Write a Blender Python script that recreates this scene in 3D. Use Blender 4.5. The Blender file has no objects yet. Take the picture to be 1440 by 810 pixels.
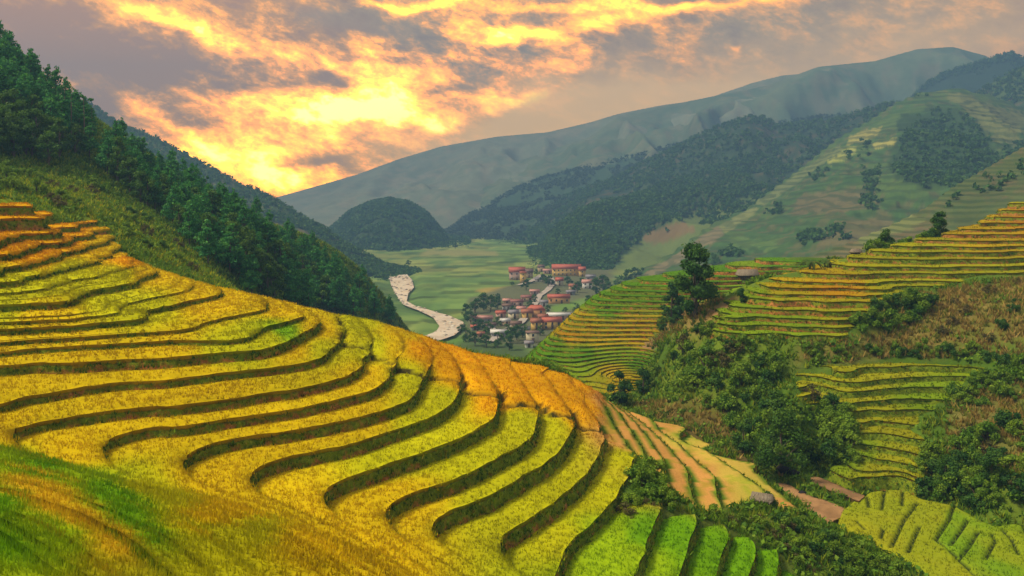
import bpy, math, random
import numpy as np
rng = np.random.default_rng(7)
random.seed(7)
SC = bpy.context.scene
COL = SC.collection
F, CX, HY = 1300.0, 720.0, 270.0          # focal length in pixels of the 1440 wide picture, centre column, horizon row

# ------------------------------------------------------------------ camera
cam = bpy.data.cameras.new('camera')
camo = bpy.data.objects.new('camera', cam); COL.objects.link(camo)
camo.location = (0, 0, 0); camo.rotation_euler = (math.radians(90), 0, 0)
cam.sensor_width = 36; cam.lens = 36 * F / 1440
cam.shift_y = -(405 - HY) / 1440
cam.clip_start = 0.5; cam.clip_end = 60000
SC.camera = camo

# ------------------------------------------------------------------ world
def px2ae(px, py):
    az = math.atan((px - CX) / F)
    el = math.atan((HY - py) / math.hypot(F, px - CX))
    return az, el

SUN_AZ, SUN_EL = math.radians(-100), math.radians(50)
world = bpy.data.worlds.new('World'); SC.world = world
world.use_nodes = True
class N:
    """small node-graph helper"""
    def __init__(s, nt): s.nt = nt
    def n(s, t, **kw):
        nd = s.nt.nodes.new(t)
        for k, v in kw.items(): setattr(nd, k, v)
        return nd
    def l(s, a, b): s.nt.links.new(a, b)
    def put(s, sock, v):
        if isinstance(v, bpy.types.NodeSocket): s.l(v, sock)
        else: sock.default_value = v
    def m(s, op, a, b=0.0, c=0.0, clamp=False):
        nd = s.n('ShaderNodeMath', operation=op, use_clamp=clamp)
        s.put(nd.inputs[0], a); s.put(nd.inputs[1], b)
        if len(nd.inputs) > 2: s.put(nd.inputs[2], c)
        return nd.outputs[0]
    def mix(s, f, a, b, mode='MIX'):
        nd = s.n('ShaderNodeMix', data_type='RGBA', blend_type=mode)
        s.put(nd.inputs[0], f); s.put(nd.inputs[6], a); s.put(nd.inputs[7], b)
        return nd.outputs[2]
    def noise(s, vec, scale, detail=4, rough=.55, dist=0, dim='3D'):
        nd = s.n('ShaderNodeTexNoise', noise_dimensions=dim)
        if vec is not None: s.l(vec, nd.inputs['Vector'])
        nd.inputs['Scale'].default_value = scale; nd.inputs['Detail'].default_value = detail
        nd.inputs['Roughness'].default_value = rough; nd.inputs['Distortion'].default_value = dist
        return nd.outputs[0]
    def ramp(s, f, stops, interp='LINEAR'):
        nd = s.n('ShaderNodeValToRGB'); cr = nd.color_ramp; cr.interpolation = interp
        while len(cr.elements) < len(stops): cr.elements.new(0.5)
        for e, (p, c) in zip(cr.elements, stops):
            e.position = p; e.color = (*c, 1) if len(c) == 3 else c
        s.put(nd.inputs[0], f)
        return nd.outputs[0]
    def comb(s, x, y, z):
        nd = s.n('ShaderNodeCombineXYZ')
        for i, v in enumerate((x, y, z)): s.put(nd.inputs[i], v)
        return nd.outputs[0]
    def maprange(s, v, a, b, c=0.0, d=1.0, smooth=False):
        nd = s.n('ShaderNodeMapRange', interpolation_type='SMOOTHSTEP' if smooth else 'LINEAR')
        for i, x in enumerate((v, a, b, c, d)): s.put(nd.inputs[i], x)
        return nd.outputs[0]

def srgb(r, g, b):
    f = lambda c: c / 12.92 if c <= .04045 else ((c + .055) / 1.055) ** 2.4
    return tuple(f(x / 255) for x in (r, g, b))

def build_world():
    w = N(world.node_tree); w.nt.nodes.clear()
    out = w.n('ShaderNodeOutputWorld'); bg = w.n('ShaderNodeBackground')
    w.l(bg.outputs[0], out.inputs[0])
    sky = w.n('ShaderNodeTexSky', sky_type='NISHITA', sun_disc=False)
    sky.sun_elevation = SUN_EL; sky.sun_rotation = SUN_AZ; sky.dust_density = 3
    tc = w.n('ShaderNodeTexCoord'); sep = w.n('ShaderNodeSeparateXYZ'); w.l(tc.outputs['Generated'], sep.inputs[0])
    x, y, z = sep.outputs
    az = w.m('ARCTAN2', x, y)
    el = w.m('ARCSINE', z)
    # soft warp so that cloud banks have ragged outlines
    base = w.comb(az, el, 0.0)
    warp = w.noise(w.comb(w.m('MULTIPLY', az, 1.0), w.m('MULTIPLY', el, 1.6), 0.0), 7.0, 5, .6)
    warp2 = w.noise(w.comb(w.m('ADD', az, 5.0), w.m('MULTIPLY', el, 1.6), 2.0), 7.0, 5, .6)
    azw = w.m('ADD', az, w.m('MULTIPLY', w.m('SUBTRACT', warp, .5), .16))
    elw = w.m('ADD', el, w.m('MULTIPLY', w.m('SUBTRACT', warp2, .5), .09))
    def blob(px, py, rx, ry, ang, amp):
        a0, e0 = px2ae(px, py)
        ca, sa = math.cos(math.radians(ang)), math.sin(math.radians(ang))   # ang: clockwise tilt as seen
        dx = w.m('SUBTRACT', azw, a0); dy = w.m('SUBTRACT', elw, e0)
        u = w.m('DIVIDE', w.m('SUBTRACT', w.m('MULTIPLY', dx, ca), w.m('MULTIPLY', dy, sa)), rx / F)
        v = w.m('DIVIDE', w.m('ADD', w.m('MULTIPLY', dx, sa), w.m('MULTIPLY', dy, ca)), ry / F)
        r2 = w.m('ADD', w.m('MULTIPLY', u, u), w.m('MULTIPLY', v, v))
        return w.m('MULTIPLY', w.m('EXPONENT', w.m('MULTIPLY', r2, -1.0)), amp)
    heat = None
    for b in [  # glowing cloud banks (+) and dark cloud banks (-)
        (290, 50, 150, 17, 22, .50), (400, 85, 110, 22, 24, .25), (525, 122, 85, 36, 10, .72), (480, 158, 170, 16, 4, .5),
        (260, 150, 150, 14, 20, .20), (300, 195, 190, 20, 20, .46), (350, 240, 150, 30, 16, .34), (430, 190, 210, 50, 10, .36), (640, 65, 110, 20, 18, .36),
        (700, 145, 70, 14, 12, .48), (760, 150, 40, 10, 10, .2), (722, 52, 38, 12, 0, .60), (850, 34, 75, 15, -6, .42), (805, 92, 36, 22, -20, .25), (640, 100, 40, 14, 0, .2),
        (560, 152, 110, 14, 0, .25), (860, 6, 240, 9, 0, .30), (1040, 65, 18, 6, 0, .32), (965, 8, 50, 10, 0, .30), (570, 5, 60, 7, 0, .35),
        (700, 200, 190, 30, -6, .10), (300, 290, 220, 60, 10, .08), (100, 120, 60, 25, 35, -.05), (120, 175, 110, 22, 30, .12),
        (110, 90, 150, 70, 28, -.34), (225, 130, 90, 30, 24, -.22), (440, 115, 56, 17, 22, -.62), (310, 118, 70, 12, 26, -.25),
        (455, 228, 55, 12, 8, -.60), (580, 212, 60, 8, 0, -.30), (660, 100, 36, 14, 10, -.32), (500, 30, 120, 20, 18, -.32),
        (250, 168, 80, 9, 22, -.25), (640, 180, 120, 9, 0, -.15), (600, 45, 60, 16, 20, -.25)]:
        s_ = blob(*b); heat = s_ if heat is None else w.m('ADD', heat, s_)
    # cloud texture, laid on a flat cloud deck so that it foreshortens towards the horizon
    zc = w.m('ADD', w.m('MAXIMUM', z, 0.0), 0.16)
    deck = w.comb(w.m('DIVIDE', x, zc), w.m('DIVIDE', y, zc), 0.0)
    n1 = w.noise(deck, 1.3, 9, .62, .35)
    n2 = w.noise(w.comb(w.m('SUBTRACT', w.m('MULTIPLY', az, 13), w.m('MULTIPLY', el, 6)), w.m('ADD', w.m('MULTIPLY', el, 25), w.m('MULTIPLY', az, 8)), 3.0), 1.5, 10, .70, .15)
    tex = w.m('ADD', w.m('MULTIPLY', w.m('SUBTRACT', n1, .5), .6), w.m('MULTIPLY', w.m('SUBTRACT', n2, .5), 2.0))
    gain = w.m('ADD', .38, w.m('MULTIPLY', blob(470, 150, 520, 200, 0, 1.0), .62))
    h = w.m('ADD', w.m('ADD', heat, .17), w.m('MULTIPLY', tex, gain))
    hot = w.ramp(h, [(0, (.34, .13, .03)), (.16, (.50, .19, .01)), (.32, (1.1, .38, .0)), (.46, (2.2, .62, .0)),
                     (.62, (3.1, 1.15, .0)), (.80, (3.5, 1.9, .0)), (1, (3.8, 3.0, .5))])
    # open grey-green sky between the clouds, upper middle and right
    cool = w.m('ADD', w.m('ADD', blob(660, 60, 170, 70, 0, .55), blob(1150, 20, 420, 90, 0, .75)), blob(480, 10, 120, 30, 0, .35))
    cool = w.m('MULTIPLY', cool, w.maprange(h, .42, .12, 0, 1), clamp=True)
    cooltex = w.ramp(n2, [(.3, (.11, .07, .04)), (.5, (.20, .16, .08)), (.7, (.46, .26, .09))])
    c = w.mix(cool, hot, cooltex)
    # warm veil low over the hills on the right
    veil = w.m('ADD', blob(1050, 130, 420, 60, -8, .85), blob(780, 175, 240, 45, -8, .8), clamp=True)
    c = w.mix(w.m('MULTIPLY', veil, .9), c, (.80, .44, .12, 1))
    # away from the sunset side the same deck goes on, plain and grey
    away = w.maprange(w.m('ABSOLUTE', az), .75, 1.6, 0, 1, True)
    plain = w.ramp(n1, [(.3, (.13, .12, .125)), (.55, (.23, .20, .18)), (.75, (.36, .28, .21))])
    c = w.mix(away, c, plain)
    high = w.maprange(el, .32, .8, 0, 1, True)
    c = w.mix(high, c, w.ramp(n1, [(.3, (.15, .145, .15)), (.55, (.26, .24, .22)), (.75, (.42, .35, .28))]))
    nis = w.mix(1.0, sky.outputs[0], (.07, .07, .07, 1), 'MULTIPLY')
    c = w.mix(.12, c, nis)
    w.l(c, bg.inputs[0]); bg.inputs[1].default_value = 2.4
build_world()

sun = bpy.data.lights.new('sun', 'SUN'); suno = bpy.data.objects.new('sun', sun); COL.objects.link(suno)
sun.energy = 4.2; sun.angle = math.radians(12); sun.color = (1.0, .88, .64)
from mathutils import Vector
sd = Vector((math.sin(SUN_AZ) * math.cos(SUN_EL), math.cos(SUN_AZ) * math.cos(SUN_EL), math.sin(SUN_EL)))
suno.rotation_euler = sd.to_track_quat('Z', 'Y').to_euler()
SC.view_settings.view_transform = 'Standard'; SC.view_settings.look = 'None'
SC.view_settings.exposure = 0.30; SC.view_settings.gamma = 1.0
SC.cycles.max_bounces = 5; SC.cycles.diffuse_bounces = 2; SC.cycles.transparent_max_bounces = 8
SC.cycles.volume_bounces = 0
SC.cycles.use_denoising = True

# ------------------------------------------------------------------ numeric helpers
def hash2(ix, iy, seed):
    n = (ix * 374761393 + iy * 668265263 + seed * 1442695041) & 0xffffffff
    n = ((n ^ (n >> 13)) * 1274126177) & 0xffffffff
    return ((n ^ (n >> 16)) & 0xffff) / 65535.0
def vnoise(x, y, seed=0):
    x = np.asarray(x, float); y = np.asarray(y, float)
    ix = np.floor(x).astype(np.int64); iy = np.floor(y).astype(np.int64)
    fx = x - ix; fy = y - iy
    fx = fx * fx * (3 - 2 * fx); fy = fy * fy * (3 - 2 * fy)
    a = hash2(ix, iy, seed); b = hash2(ix + 1, iy, seed); c = hash2(ix, iy + 1, seed); d = hash2(ix + 1, iy + 1, seed)
    return (a * (1 - fx) + b * fx) * (1 - fy) + (c * (1 - fx) + d * fx) * fy * 1.0
def fbm(x, y, octaves=4, seed=0, gain=.5):
    s = 0; a = 1; t = 0
    for o in range(octaves):
        s = s + a * (vnoise(x * 2 ** o + 17.3 * o, y * 2 ** o - 9.1 * o, seed + o) - .5); t += a; a *= gain
    return s / t * 2
def sstep(a, b, x):
    t = np.clip((x - a) / (b - a), 0, 1); return t * t * (3 - 2 * t)
def polydist(P, x, y):
    """signed distance to a polygon, positive inside"""
    P = np.asarray(P, float); x = np.asarray(x, float); y = np.asarray(y, float)
    d = np.full(x.shape, 1e18); inside = np.zeros(x.shape, bool)
    for i in range(len(P)):
        x0, y0 = P[i]; x1, y1 = P[(i + 1) % len(P)]
        ex, ey = x1 - x0, y1 - y0
        t = np.clip(((x - x0) * ex + (y - y0) * ey) / (ex * ex + ey * ey + 1e-12), 0, 1)
        d = np.minimum(d, (x - x0 - t * ex) ** 2 + (y - y0 - t * ey) ** 2)
        c = ((y0 > y) != (y1 > y)) & (x < (x1 - x0) * (y - y0) / (y1 - y0 + 1e-12) + x0)
        inside ^= c
    d = np.sqrt(d)
    return np.where(inside, d, -d)
def linedist(P, x, y):
    P = np.asarray(P, float); d = np.full(np.shape(x), 1e18)
    for i in range(len(P) - 1):
        x0, y0 = P[i]; x1, y1 = P[i + 1]; ex, ey = x1 - x0, y1 - y0
        t = np.clip(((x - x0) * ex + (y - y0) * ey) / (ex * ex + ey * ey + 1e-12), 0, 1)
        d = np.minimum(d, (x - x0 - t * ex) ** 2 + (y - y0 - t * ey) ** 2)
    return np.sqrt(d)
def unproj(px, py, z=None, D=None):
    if D is None: D = z * F / (HY - py)
    return ((px - CX) / F * D, D, (HY - py) / F * D)
def proj(X, Y, Z):
    Y = np.maximum(Y, .1)
    return CX + F * X / Y, HY - F * Z / Y

# ------------------------------------------------------------------ mesh helpers
def tag(o, label=None, cat=None, group=None, kind=None):
    if label: o['label'] = label
    if cat: o['category'] = cat
    if group: o['group'] = group
    if kind: o['kind'] = kind
    return o
def empty(name, loc=(0, 0, 0), rz=0.0, parent=None):
    o = bpy.data.objects.new(name, None); COL.objects.link(o); o.location = loc; o.rotation_euler = (0, 0, rz)
    o.empty_display_size = .1
    if parent: o.parent = parent
    return o
def make_mesh(name, V, T, col=None, mats=None, smooth=False, mi=None):
    """V (n,3), T (m,3 or m,4), col (n,3) linear albedo"""
    me = bpy.data.meshes.new(name)
    V = np.asarray(V, np.float32); T = np.asarray(T, np.int32)
    k = T.shape[1]
    me.vertices.add(len(V)); me.vertices.foreach_set('co', V.ravel())
    me.loops.add(T.size); me.loops.foreach_set('vertex_index', T.ravel())
    me.polygons.add(len(T)); me.polygons.foreach_set('loop_start', np.arange(0, T.size, k, dtype=np.int32))
    if smooth: me.polygons.foreach_set('use_smooth', np.ones(len(T), bool))
    if mi is not None: me.polygons.foreach_set('material_index', np.asarray(mi, np.int32))
    if col is not None:
        a = me.color_attributes.new('Col', 'FLOAT_COLOR', 'POINT')
        c = np.ones((len(V), 4), np.float32); c[:, :3] = col; a.data.foreach_set('color', c.ravel())
    for m in (mats if isinstance(mats, (list, tuple)) else [mats] if mats else []): me.materials.append(m)
    me.update(calc_edges=True)
    return me
def obj(name, me, parent=None, loc=(0, 0, 0), rz=0.0, scale=None):
    o = bpy.data.objects.new(name, me); COL.objects.link(o); o.location = loc; o.rotation_euler = (0, 0, rz)
    if scale is not None: o.scale = scale if hasattr(scale, '__len__') else (scale,) * 3
    if parent: o.parent = parent
    return o
class MB:
    """collects shapes into one mesh"""
    def __init__(s): s.v = []; s.f = []; s.c = []; s.n = 0
    def add(s, V, T, c=None):
        V = np.asarray(V, float); T = np.asarray(T, int)
        if T.shape[1] == 3: T = np.concatenate([T, T[:, 2:3]], 1)
        s.v.append(V); s.f.append(T + s.n); s.n += len(V)
        s.c.append(np.broadcast_to(np.asarray((.5, .5, .5) if c is None else c, float), V.shape))
        return s
    def box(s, c, d, rz=0, col=None):
        x, y, z = [q / 2 for q in d]
        V = np.array([(-x, -y, -z), (x, -y, -z), (x, y, -z), (-x, y, -z), (-x, -y, z), (x, -y, z), (x, y, z), (-x, y, z)])
        ca, sa = math.cos(rz), math.sin(rz); R = np.array([(ca, sa, 0), (-sa, ca, 0), (0, 0, 1)])
        return s.add(V @ R + np.array(c), [(3, 2, 1, 0), (4, 5, 6, 7), (0, 1, 5, 4), (1, 2, 6, 5), (2, 3, 7, 6), (3, 0, 4, 7)], col)
    def tube(s, P, R, k=7, col=None):
        P = np.asarray(P, float); n = len(P); V = []
        for i in range(n):
            t = P[min(i + 1, n - 1)] - P[max(i - 1, 0)]; t /= np.linalg.norm(t) + 1e-9
            u = np.cross(t, (.31, .95, .1)); u /= np.linalg.norm(u); w = np.cross(t, u)
            for j in range(k):
                a = 2 * math.pi * j / k; V.append(P[i] + R[i] * (math.cos(a) * u + math.sin(a) * w))
        T = [(i * k + j, i * k + (j + 1) % k, (i + 1) * k + (j + 1) % k, (i + 1) * k + j) for i in range(n - 1) for j in range(k)]
        return s.add(V, T, col)
    def mesh(s, name, mats, smooth=False):
        V = np.concatenate(s.v); T = np.concatenate(s.f); C = np.concatenate(s.c)
        me = bpy.data.meshes.new(name)
        tri = T[:, 2] == T[:, 3]
        cnt = np.where(tri, 3, 4).astype(np.int32)
        flat = T[np.stack([np.ones_like(tri), np.ones_like(tri), np.ones_like(tri), ~tri], 1)]
        me.vertices.add(len(V)); me.vertices.foreach_set('co', V.astype(np.float32).ravel())
        me.loops.add(len(flat)); me.loops.foreach_set('vertex_index', flat.astype(np.int32))
        me.polygons.add(len(T)); me.polygons.foreach_set('loop_start', np.concatenate([[0], np.cumsum(cnt)[:-1]]).astype(np.int32))
        if smooth: me.polygons.foreach_set('use_smooth', np.ones(len(T), bool))
        a = me.color_attributes.new('Col', 'FLOAT_COLOR', 'POINT')
        c = np.ones((len(V), 4), np.float32); c[:, :3] = C; a.data.foreach_set('color', c.ravel())
        for m in (mats if isinstance(mats, (list, tuple)) else [mats]): me.materials.append(m)
        me.update(calc_edges=True); return me

# ------------------------------------------------------------------ materials
def mat_vcol(name, rough=.85, n1=2.0, v1=.25, n2=14.0, v2=.25, bump=0.0, bscale=6.0, spec=.2, trans=0.0, hue=None):
    m = bpy.data.materials.new(name); m.use_nodes = True
    w = N(m.node_tree); p = m.node_tree.nodes['Principled BSDF']
    at = w.n('ShaderNodeAttribute', attribute_name='Col', attribute_type='GEOMETRY')
    geo = w.n('ShaderNodeNewGeometry'); pos = geo.outputs['Position']
    a = w.noise(pos, n1, 4); b = w.noise(pos, n2, 3, .7)
    f = w.m('ADD', 1 - v1 - v2, w.m('ADD', w.m('MULTIPLY', a, 2 * v1), w.m('MULTIPLY', b, 2 * v2)))
    c = w.mix(1.0, at.outputs['Color'], w.comb(f, f, f), 'MULTIPLY')
    if hue:
        c = w.mix(w.maprange(w.noise(pos, n1 * .7, 3), .45, .7, 0, hue[1]), c, hue[0] + (1,))
    w.l(c, p.inputs['Base Color']); p.inputs['Roughness'].default_value = rough
    p.inputs['Specular IOR Level'].default_value = spec
    if bump:
        bp = w.n('ShaderNodeBump'); bp.inputs['Strength'].default_value = bump; bp.inputs['Distance'].default_value = .3
        w.l(w.noise(pos, bscale, 6, .7), bp.inputs['Height']); w.l(bp.outputs[0], p.inputs['Normal'])
    if trans:
        tr = w.n('ShaderNodeBsdfTranslucent'); w.l(c, tr.inputs[0])
        mx = w.n('ShaderNodeMixShader'); mx.inputs[0].default_value = trans
        w.l(p.outputs[0], mx.inputs[1]); w.l(tr.outputs[0], mx.inputs[2])
        w.l(mx.outputs[0], m.node_tree.nodes['Material Output'].inputs[0])
    return m
M_crop = mat_vcol('rice', .9, .35, .12, 3.5, .25, .5, 3.0, .0)
M_blade = mat_vcol('rice_blades', .9, .5, .10, 2.0, .12, spec=.0, trans=.25)
M_ground = mat_vcol('hillside_ground', .95, .12, .22, .9, .30, .7, 1.2, .1)
M_far = mat_vcol('far_ground', .95, .006, .22, .05, .30, .0, 1, .05)
def mat_farm(name, pitch):
    m = mat_vcol(name, .95, .02, .15, .12, .30, .0, 1, .05); w = N(m.node_tree); p = m.node_tree.nodes['Principled BSDF']
    src = p.inputs['Base Color'].links[0].from_socket; geo = w.n('ShaderNodeNewGeometry'); sp = w.n('ShaderNodeSeparateXYZ'); w.l(geo.outputs['Position'], sp.inputs[0])
    nz = w.noise(geo.outputs['Position'], .012, 4); patch = w.noise(geo.outputs['Position'], .008, 3)
    fr = w.m('FRACT', w.m('ADD', w.m('DIVIDE', sp.outputs[2], pitch), w.m('MULTIPLY', nz, 5.0)))
    line = w.m('MULTIPLY', w.maprange(w.m('ABSOLUTE', w.m('SUBTRACT', fr, .5)), .12, .34, 1, 0, True), w.maprange(patch, .38, .55, .25, .62))
    c = w.mix(line, src, (.035, .065, .022, 1)); w.l(c, p.inputs['Base Color'])
    return m
M_farm, M_farm2 = mat_farm('farmed_slope', 6.5), mat_farm('farmed_slope_near', 2.6)
M_leaf = mat_vcol('leaves', .6, .2, .15, 1.2, .2, spec=.15, trans=.38)
M_wood = mat_vcol('bark', .9, 1, .2, 8, .3, .4, 9)
M_plain = mat_vcol('painted_wall', .85, .4, .08, 3, .08)
M_roof = mat_vcol('roof_sheet', .7, .6, .15, 4, .15)
M_glass = mat_vcol('window_glass', .2, 1, .1, 4, .1, spec=.6)
M_thatch = mat_vcol('thatch', .95, 1, .2, 9, .35, .6, 12)
M_stone = mat_vcol('stone', .9, .3, .2, 2, .3, .4, 2)

def mat_bank():
    m = bpy.data.materials.new('terrace_bank'); m.use_nodes = True
    w = N(m.node_tree); p = m.node_tree.nodes['Principled BSDF']
    geo = w.n('ShaderNodeNewGeometry'); pos = geo.outputs['Position']
    at = w.n('ShaderNodeAttribute', attribute_name='Col', attribute_type='GEOMETRY')
    sep = w.n('ShaderNodeSeparateColor'); w.l(at.outputs['Color'], sep.inputs[0])   # r: 0 lip .. 1 foot, g: how grassy
    g = w.m('SUBTRACT', w.m('ADD', w.m('MULTIPLY', w.noise(pos, .9, 5, .7), 1.5), sep.outputs[1]), w.m('MULTIPLY', sep.outputs[0], .62))
    earth = w.ramp(w.noise(pos, 2.6, 5, .75), [(.3, (.16, .075, .018)), (.46, (.34, .14, .03)), (.6, (.54, .22, .055)), (.76, (.66, .36, .15))])
    grass = w.ramp(w.noise(pos, 3.1, 4, .7), [(.3, (.09, .13, .007)), (.5, (.17, .23, .010)), (.72, (.31, .35, .018))])
    c = w.mix(w.maprange(g, .74, 1.05, 0, 1, True), earth, grass)
    w.l(c, p.inputs['Base Color']); p.inputs['Roughness'].default_value = .95; p.inputs['Specular IOR Level'].default_value = .1
    bp = w.n('ShaderNodeBump'); bp.inputs['Strength'].default_value = .9; bp.inputs['Distance'].default_value = .25
    w.l(w.noise(pos, 3.0, 6, .75), bp.inputs['Height']); w.l(bp.outputs[0], p.inputs['Normal'])
    return m
M_bank = mat_bank()

# ------------------------------------------------------------------ control lines of the near land
# every line is one contour (a terrace lip) at a height below the camera
KA = [
 (-1.9, [(-40,291),(0,290),(40,293)]),
 (-3.3, [(-40,314),(0,312),(40,307),(72,304)]),
 (-5.0, [(-40,345),(0,343),(25,332),(67,323),(123,315)]),
 (-6.1, [(-40,364),(0,362),(33,355),(57,346),(93,342),(143,326)]),
 (-7.1, [(-40,388),(0,385),(42,373),(84,360),(120,350),(150,342)]),
 (-8.0, [(-60,404),(0,400),(58,390),(100,378),(117,368),(145,368),(160,360)]),
 (-8.8, [(-60,420),(0,417),(67,410),(100,398),(140,391),(160,384)]),
 (-9.6, [(-60,435),(0,433),(67,430),(103,425),(125,413),(158,407),(185,402),(196,393)]),
 (-10.5,[(-60,454),(0,452),(100,447),(133,442),(150,435),(167,425),(200,417),(238,409),(250,401)]),
 (-11.3,[(-60,470),(0,468),(67,463),(133,459),(160,457),(180,455),(200,443),(240,433),(262,427),(295,420),(304,418),(310,411)]),
 (-12.1,[(-60,486),(0,484),(100,475),(180,471),(230,469),(262,461),(295,450),(337,440),(358,434),(368,427)]),
 (-12.8,[(-60,502),(0,500),(67,493),(133,490),(192,486),(242,483),(278,483),(320,484),(353,476),(375,463),(397,457),(428,447)]),
 (-13.5,[(-60,522),(0,519),(30,517),(83,517),(133,514),(183,510),(240,508),(270,505),(312,500),(347,498),(372,495),(397,487),(420,476),(440,465),(448,455),(442,447)]),
 (-14.6,[(-60,583),(0,575),(33,564),(75,557),(117,550),(167,543),(220,541),(262,535),(303,530),(353,525),(395,520),(440,511),(462,497),(473,487),(478,475),(479,460),(475,451)]),
 (-15.5,[(35,645),(23,628),(23,610),(58,600),(100,592),(142,585),(200,578),(237,577),(278,572),(320,567),(370,558),(412,553),(453,544),(490,533),(512,518),(522,500),(524,485),(518,470),(508,458)]),
 (-16.5,[(165,665),(148,646),(146,632),(158,622),(183,612),(217,605),(237,606),(270,602),(312,595),(353,590),(403,582),(437,575),(482,564),(523,552),(541,540),(548,525),(557,508),(567,493),(566,482),(556,470),(540,460)]),
 (-17.5,[(272,680),(258,665),(258,653),(270,641),(303,628),(337,620),(378,615),(420,609),(453,603),(490,595),(540,582),(573,569),(588,553),(597,535),(607,517),(610,505),(604,494),(594,484),(578,473)]),
 (-18.6,[(360,697),(352,683),(354,672),(378,657),(412,646),(453,638),(482,632),(523,620),(557,608),(590,597),(620,582),(640,565),(647,548),(647,530),(643,517),(637,505),(622,492),(606,481)]),
 (-19.8,[(464,724),(456,708),(461,692),(490,677),(523,666),(573,648),(615,633),(648,620),(673,605),(690,595),(698,582),(700,567),(697,553),(692,541),(684,527),(673,511),(655,497)]),
 (-21.1,[(549,747),(540,730),(547,719),(567,705),(598,692),(632,682),(665,668),(693,653),(727,635),(748,618),(753,600),(752,573),(743,557),(730,535),(717,517),(700,505)]),
 (-22.4,[(617,770),(607,753),(614,736),(640,720),(673,708),(702,693),(735,672),(768,653),(787,637),(797,622),(806,605),(803,588),(793,570),(777,547),(762,527),(743,513)]),
 (-23.8,[(711,792),(702,770),(713,753),(743,737),(777,713),(803,692),(827,668),(837,652),(844,630),(842,610),(835,588),(820,555),(803,537),(785,525)]),
 (-25.2,[(780,830),(787,802),(793,780),(810,758),(835,737),(852,718),(872,690),(888,665),(897,640),(880,622),(868,607),(855,585),(842,565),(825,548)]),
 (-26.4,[(888,835),(896,808),(906,785),(917,750),(930,722),(925,700),(917,675),(907,648),(898,623),(885,602),(870,580),(857,567)]),
 (-27.6,[(948,835),(957,808),(968,768),(980,735),(968,715),(950,697),(936,675),(932,653),(920,630),(903,607),(882,583),(865,570)]),
 (-28.8,[(1000,835),(1009,808),(1016,780),(1022,750),(1010,733),(990,718),(972,690),(968,668),(957,648),(938,627),(915,605),(890,585),(875,575)]),
 (-30.0,[(1045,835),(1055,810),(1062,790),(1062,773),(1040,750),(1020,735),(1008,700),(1005,682),(985,655),(948,620),(923,600),(895,582)]),
 (-31.2,[(1085,835),(1092,808),(1094,787),(1090,760),(1085,730),(1080,705),(1070,685),(1040,663),(990,632),(957,610),(915,592)]),
 (-32.4,[(1125,835),(1130,815),(1135,790),(1150,765),(1140,740),(1128,720),(1100,697),(1060,665),(1010,630),(960,603),(915,585)]),
]
NEAR = [  # far side of the little gully, seen from above: the lips run down to the right
 (-14.6,[(-60,628),(0,642),(100,673),(200,702),(300,740),(380,775),(440,812)]),
 (-13.5,[(-60,655),(0,667),(100,693),(200,727),(290,767),(350,810)]),
 (-12.2,[(-60,690),(0,702),(100,735),(180,777),(220,812)]),
 (-10.8,[(-60,735),(0,752),(70,795),(90,815)]),
 (-15.5,[(80,663),(160,686),(260,712),(350,742),(430,780),(480,812)]),
 (-16.5,[(220,689),(300,712),(390,742),(470,780),(512,812)]),
 (-17.5,[(330,705),(400,730),(480,770),(545,812)]),
 (-18.6,[(400,718),(460,745),(530,783),(572,812)]),
 (-19.8,[(490,746),(550,776),(600,812)]),
 (-21.1,[(575,769),(645,812)]),
 (-22.4,[(650,792),(688,815)]),
 (-23.8,[(738,815)]),
]
yB = [472,460,449,437,424,415,406,397.5,386,376,365,355,347,339,330.5,323.5,315,306,296,286,274.5]
zB = [-(y - 270) / 1300 * float(np.interp(i, [0, 4, 8, 12, 15, 18, 20], [134, 141, 152, 165, 177, 194, 208])) for i, y in enumerate(yB)]
rowsB = [
 [(1012,468),(1060,472),(1120,475),(1178,475)], [(1006,455),(1060,459),(1120,462),(1182,463)], [(1013,441),(1060,447),(1120,450),(1198,451)],
 [(1031,429),(1080,436),(1140,438),(1208,439)], [(1047,419),(1090,425),(1160,427),(1228,427)], [(1057,411),(1110,416),(1180,417),(1255,417)],
 [(1082,405),(1130,407),(1190,407),(1259,405)], [(1106,397),(1170,399),(1240,398),(1319,397)], [(1144,386),(1220,388),(1320,387),(1440,385),(1520,384)],
 [(1180,374),(1250,377),(1340,377),(1440,375),(1520,374)], [(1198,364),(1260,366),(1340,366),(1440,364),(1520,363)], [(1222,354),(1290,357),(1370,357),(1440,355),(1520,354)],
 [(1252,346),(1320,348),(1400,349),(1520,347)], [(1285,338),(1350,340),(1440,340),(1520,339)], [(1323,330),(1400,331),(1520,331)],
 [(1349,323),(1420,324),(1520,323)], [(1375,315),(1440,315),(1520,314)], [(1395,306),(1450,306),(1520,305)], [(1408,296),(1460,296),(1520,295)],
 [(1424,287),(1470,286),(1520,284)], [(1440,275),(1480,274),(1520,272)]]
zC = [-(y - 270) / 1300 * D for y, D in zip([518,533,547,563,578,596,612,631,650,668,682], np.linspace(128, 104.5, 11))]
rowsC = [
 [(1124,532),(1180,525),(1250,518),(1300,516),(1390,523)], [(1126,545),(1190,539),(1250,534),(1310,531),(1360,531)], [(1130,560),(1190,553),(1250,548),(1303,546),(1350,549)],
 [(1194,569),(1250,563),(1323,564)], [(1200,581),(1240,579),(1311,579)], [(1196,595),(1230,592),(1283,599)], [(1198,611),(1240,611),(1282,618)],
 [(1193,623),(1240,630),(1305,643)], [(1197,638),(1240,648),(1297,663)], [(1180,652),(1230,666),(1287,684)], [(1168,663),(1200,676),(1240,688)]]
rowsD = []; zD = []
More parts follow.
